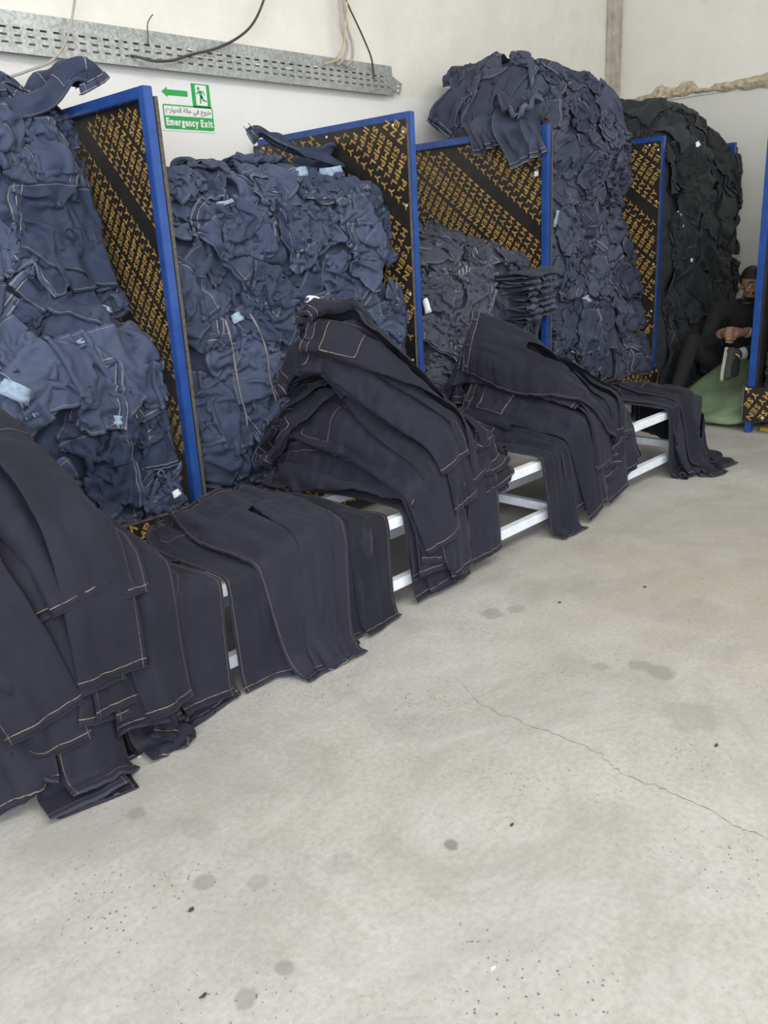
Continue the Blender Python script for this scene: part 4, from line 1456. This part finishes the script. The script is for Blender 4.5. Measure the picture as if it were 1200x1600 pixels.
# ------------------------------------------------------------------ green sack
def sack():
    bm = bmesh.new()
    bmesh.ops.create_icosphere(bm, subdivisions=5, radius=1.0)
    g = np.random.default_rng(8)
    ph = g.uniform(0, 6.28, 12)
    for v in bm.verts:
        c = v.co
        x, y, z = c
        # rounded box, flat underneath, sagging to the front
        def sq(a, p): return math.copysign(abs(a) ** p, a)
        X = sq(x, .62) * .40; Y = sq(y, .62) * .36; Z = sq(z, .70) * .24
        f = .012 * math.sin(7 * y + ph[0] + 3 * z) + .010 * math.sin(11 * x + ph[1] + 5 * y) + .008 * math.sin(19 * (x + y) + ph[2]) * max(0, 1 - abs(z))
        n = Vector((X, Y, Z)).normalized()
        p = Vector((X, Y, Z)) + n * f
        p.z = max((p.z + .225) * (.70 + .58 * X / .4), .0)
        v.co = p
    rot = Matrix.Rotation(math.radians(-28), 4, 'Z')
    me = bpy.data.meshes.new('green_sack')
    bm.transform(Matrix.Translation((6.27, 2.39, .0)) @ rot @ Matrix.Scale(1.07, 4))
    bm.to_mesh(me); bm.free()
    me.materials.append(MAT['sack'])
    me.polygons.foreach_set('use_smooth', [True] * len(me.polygons))
    o = link(bpy.data.objects.new('green_sack', me))
    tag(o, 'full green woven sack on the floor under the seated person', 'sack')
    return o


sack()

# chalk scribble on a slate garment of the third bay
root, c, n = nearest_garment((3.98, 3.12, 1.20), 2)
_t = np.linspace(0, 1, 40)
_pts = [tuple(c + n * .022 + np.array([a_ * .10 - .05 + .012 * math.cos(a_ * 19), 0, .020 * math.sin(a_ * 19) + .03 * a_])) for a_ in _t]
MB().tube(_pts, .0016, 5).build('chalk_mark', MAT['wire_grey'], root, True)

# ------------------------------------------------------------------ the person sitting in the corner
def capsule(bm, a, b, ra, rb, seg=14):
    a, b = Vector(a), Vector(b)
    d = (b - a); L = max(d.length, 1e-5); d /= L
    s = d.orthogonal().normalized(); t = d.cross(s)
    prof = []
    for k in range(5):
        th = PI / 2 * (1 - k / 4)
        prof.append((-ra * math.sin(th), max(ra * math.cos(th), 1e-4)))
    for k in range(5):
        th = PI / 2 * k / 4
        prof.append((L + rb * math.sin(th), max(rb * math.cos(th), 1e-4)))
    rings = []
    for z, r_ in prof:
        rings.append([bm.verts.new(a + d * z + s * (r_ * math.cos(2 * PI * k / seg)) + t * (r_ * math.sin(2 * PI * k / seg))) for k in range(seg)])
    for p, q in zip(rings, rings[1:]):
        for k in range(seg):
            bm.faces.new((p[k], p[(k + 1) % seg], q[(k + 1) % seg], q[k]))
    bm.faces.new(rings[0][::-1]); bm.faces.new(rings[-1])


def ball(bm, c, rx, ry, rz, rot=None):
    r_ = bmesh.ops.create_icosphere(bm, subdivisions=3, radius=1.0)
    m = rot or Matrix.Identity(3)
    for v in r_['verts']:
        v.co = Vector(c) + m @ Vector((v.co.x * rx, v.co.y * ry, v.co.z * rz))


def person():
    bm = bmesh.new()
    head = Vector((6.455, 2.445, .925))
    face = Vector((-.80, -.58, -.14)).normalized()           # looks towards the open floor
    up = Vector((-.10, -.02, .99)); side = face.cross(up).normalized(); up = side.cross(face)
    R = Matrix((face, side, up)).transposed()                # columns: forward, (person's right), up
    H = lambda f, s, u: head + R @ Vector((f, s, u))
    # skull, jaw, nose, ears, brow, lips
    ball(bm, H(-.012, 0, .030), .096, .076, .098, R)
    ball(bm, H(.030, 0, -.048), .056, .056, .064, R)
    ball(bm, H(.052, 0, -.088), .026, .030, .024, R)
    ball(bm, H(.004, 0, -.055), .060, .060, .055, R)
    capsule(bm, H(.082, 0, .018), H(.103, 0, -.022), .009, .015)
    ball(bm, H(.092, .012, -.026), .011, .009, .008, R); ball(bm, H(.092, -.012, -.026), .011, .009, .008, R)
    capsule(bm, H(.070, .040, .030), H(.082, .008, .028), .010, .010); capsule(bm, H(.070, -.040, .030), H(.082, -.008, .028), .010, .010)
    capsule(bm, H(.076, .020, -.052), H(.076, -.020, -.052), .010, .010)
    for s in (1, -1):
        ball(bm, H(-.012, .077 * s, -.004), .018, .009, .032, R)
        ball(bm, H(.056, .042 * s, -.020), .024, .020, .022, R)
    # neck and trunk
    capsule(bm, H(-.02, 0, -.06), (6.56, 2.51, .77), .054, .062)
    pelvis = Vector((6.66, 2.58, .22))
    capsule(bm, (6.575, 2.52, .68), (6.605, 2.54, .50), .135, .140)
    capsule(bm, (6.605, 2.54, .50), pelvis, .140, .155)
    sr = Vector((6.48, 2.695, .735)); sl = Vector((6.59, 2.335, .735))
    capsule(bm, sr, sl, .075, .075)
    capsule(bm, (6.56, 2.51, .76), sr, .075, .070); capsule(bm, (6.56, 2.51, .76), sl, .075, .070)
    # arms reach forward to the clasped hands
    hand = Vector((6.175, 2.465, .600))
    er = Vector((6.36, 2.73, .50)); el = Vector((6.44, 2.27, .52))
    capsule(bm, sr, er, .066, .050); capsule(bm, er, hand + Vector((.075, .085, .005)), .050, .034)
    capsule(bm, sl, el, .066, .050); capsule(bm, el, hand + Vector((.085, -.075, .015)), .050, .033)
    wr = hand + Vector((.075, .085, .005)); wl = hand + Vector((.085, -.075, .015))
    # palms
    capsule(bm, wr, hand + Vector((.020, .038, .0)), .028, .030)
    capsule(bm, wl, hand + Vector((.025, -.030, .008)), .028, .031)
    # fingers of the left hand wrap over the right hand; each finger bends twice
    for k, ln in enumerate((.030, .034, .032, .026)):
        z = .036 - k * .0215
        b0 = hand + Vector((.012, -.032, z)); b1 = b0 + Vector((-.040, .010 + ln * .3, .003)); b2 = b1 + Vector((-.006, ln, -.003)); b3 = b2 + Vector((.014, ln * .62, -.003))
        capsule(bm, b0, b1, .0092, .0088, 8); capsule(bm, b1, b2, .0088, .0084, 8); capsule(bm, b2, b3, .0084, .0074, 8)
        z2 = .020 - k * .018
        c0 = hand + Vector((.008, .036, z2 - .012)); c1 = c0 + Vector((-.016, -.012, -.004)); c2 = c1 + Vector((.004, -ln, -.004)); c3 = c2 + Vector((.016, -ln * .5, 0))
        capsule(bm, c0, c1, .0095, .009, 8); capsule(bm, c1, c2, .009, .0085, 8); capsule(bm, c2, c3, .0085, .0075, 8)
    # thumbs leave the side of the palm and cross on top
    capsule(bm, wl + Vector((-.030, .020, .016)), hand + Vector((.000, -.004, .050)), .013, .011, 8); capsule(bm, hand + Vector((.000, -.004, .050)), hand + Vector((-.020, .024, .050)), .011, .0085, 8)
    capsule(bm, wr + Vector((-.030, -.020, .016)), hand + Vector((.006, .012, .040)), .013, .011, 8); capsule(bm, hand + Vector((.006, .012, .040)), hand + Vector((-.016, -.012, .040)), .011, .0085, 8)
    # legs: left shin lies across in front, right knee stands up at the side
    hl = pelvis + Vector((-.03, -.09, .02)); hr = pelvis + Vector((-.03, .09, .02))
    kl = Vector((6.36, 2.16, .50)); al = Vector((6.075, 2.385, .478))
    kr = Vector((6.30, 2.80, .52)); ar = Vector((6.00, 2.80, .12))
    capsule(bm, hl, kl, .092, .066); capsule(bm, kl, al + Vector((.05, -.04, .003)), .064, .046); capsule(bm, al + Vector((.05, -.04, .003)), al, .040, .036)
    capsule(bm, hr, kr, .092, .066); capsule(bm, kr, ar, .064, .042)
    # feet
    shin = (al - kl).normalized(); toe = al + shin * .035 + Vector((-.42, -.40, -.69)).normalized() * .15
    capsule(bm, al, toe, .040, .030)
    capsule(bm, ar, ar + Vector((-.16, -.02, -.075)), .042, .034)
    me0 = bpy.data.meshes.new('person_raw'); bm.to_mesh(me0); bm.free()
    o0 = link(bpy.data.objects.new('person_raw', me0))
    md = o0.modifiers.new('r', 'REMESH'); md.mode = 'VOXEL'; md.voxel_size = .0052
    ms = o0.modifiers.new('s', 'SMOOTH'); ms.factor = .5; ms.iterations = 1
    dg = bpy.context.evaluated_depsgraph_get()
    me = bpy.data.meshes.new_from_object(o0.evaluated_get(dg))
    bpy.data.objects.remove(o0)
    me.name = 'person'
    me.materials.clear()
    for m in ('black_cloth', 'skin', 'hair', 'sock'):
        me.materials.append(MAT[m])
    n = len(me.polygons)
    c = np.zeros(n * 3, np.float32); me.polygons.foreach_get('center', c); c = c.reshape(-1, 3)
    idx = np.zeros(n, np.int32)
    hv = np.array([head]); rel = (c - hv) @ np.array(R)
    dh = np.linalg.norm(c - hv, axis=1)
    idx[(dh < .15) & (rel[:, 2] > -.135)] = 1
    beard = (dh < .15) & (rel[:, 2] < -.040) & (rel[:, 0] > .0) & ~((rel[:, 2] > -.064) & (np.abs(rel[:, 1]) < .022) & (rel[:, 0] > .07)) & (rel[:, 2] > -.12)
    idx[beard & (rel[:, 2] < -.070)] = 2
    dd = np.linalg.norm(c - np.array([hand]), axis=1)
    for w in (wr, wl):
        e = (np.array(er if w is wr else el) - np.array(w)); e /= np.linalg.norm(e)
        t = (c - np.array(w)) @ e
        idx[(np.linalg.norm(c - np.array(w), axis=1) < .07) & (t < .035)] = 1
    idx[dd < .075] = 1
    sk = np.linalg.norm(c - np.array(al + Vector((.02, -.018, 0))), axis=1) < .062
    idx[sk] = 3
    me.polygons.foreach_set('material_index', idx)
    me.polygons.foreach_set('use_smooth', np.ones(n, bool))
    me.update()
    root = link(bpy.data.objects.new('person', me))
    tag(root, 'person in black sweater and trousers sitting in the corner with clasped hands', 'person')
    # hair cap
    b2 = bmesh.new()
    r_ = bmesh.ops.create_icosphere(b2, subdivisions=4, radius=1.0)
    g = np.random.default_rng(2)
    for v in r_['verts']:
        k = 1 + g.normal() * .012
        v.co = H(-.016, 0, .036) + R @ Vector((v.co.x * .102 * k, v.co.y * .083 * k, v.co.z * .104 * k))
    dl = [v for v in b2.verts if (R.transposed() @ (v.co - head)).z < .052 - .5 * ((R.transposed() @ (v.co - head)).x < .02) * .16 and (R.transposed() @ (v.co - head)).x > -.07 or (R.transposed() @ (v.co - head)).z < -.06]
    bmesh.ops.delete(b2, geom=dl, context='VERTS')
    mh = bpy.data.meshes.new('hair'); b2.to_mesh(mh); b2.free()
    mh.materials.append(MAT['hair']); mh.polygons.foreach_set('use_smooth', [True] * len(mh.polygons))
    link(bpy.data.objects.new('hair', mh), root)
    for s in (1, -1):
        MB().tube([H(.079, .014 * s, .040), H(.084, .028 * s, .045), H(.070, .050 * s, .038)], [.0045, .006, .003], 6).build('eyebrow', MAT['hair'], root, True)
        MB().dome(H(.074, .031 * s, .012), R @ Vector((1, 0, 0)), .011, .007, 10).build('eye', MAT['sign_white'], root, True)
        MB().dome(H(.0795, .031 * s, .012), R @ Vector((1, 0, 0)), .0055, .003, 8).build('pupil', MAT['hair'], root, True)
    MB().tube([H(.088, .022, -.040), H(.094, 0, -.036), H(.088, -.022, -.040)], [.004, .0065, .004], 6).build('moustache', MAT['hair'], root, True)
    # shoe on the crossed foot: the sole looks away from the shin, the toe points down and forward
    ax = Vector((-.42, -.40, -.69)); ax = (ax - shin * ax.dot(shin)).normalized(); wd = ax.cross(shin).normalized()
    shin0 = shin; shin = (shin * .75 + Vector((.69, .66, .1)) * .55).normalized()
    ax = (ax - shin * ax.dot(shin)).normalized(); wd = ax.cross(shin).normalized()
    heel = al + shin0 * .030 - ax * .045
    b3 = MB()
    capsule(b3.bm, heel + ax * .03, heel + ax * .20, .040, .036)
    capsule(b3.bm, heel + ax * .03, al - shin * .012, .041, .040)
    capsule(b3.bm, heel + ax * .08 - shin * .012, heel + ax * .15, .038, .036)
    b3.build('shoe', MAT['shoe'], root, True)
    b4 = MB()
    outl = [(-.012, .0), (-.002, .026), (.06, .034), (.15, .043), (.21, .038), (.245, .012), (.242, -.012), (.21, -.034), (.15, -.040), (.06, -.032), (-.002, -.026)]
    b4.prism(outl, .022, .044, lambda a, b, c: heel + ax * a + wd * b + shin * c)
    b4.build('sole', MAT['sole'], root)
    MB().tube([H(-.05, 0, -.115) + Vector((.1 * math.cos(k), .1 * math.sin(k), 0)) * .72 for k in np.linspace(0, 2 * PI, 18)], .010, 8).build('collar', MAT['black_cloth'], root, True)
    # bracelet at the left wrist
    e = (el - wl).normalized(); s = e.orthogonal().normalized(); t = e.cross(s)
    MB().tube([wl + e * .012 + (s * math.cos(k) + t * math.sin(k)) * .036 for k in np.linspace(0, 2 * PI, 20)], .004, 6).build('bracelet', MAT['screw'], root, True)


person()
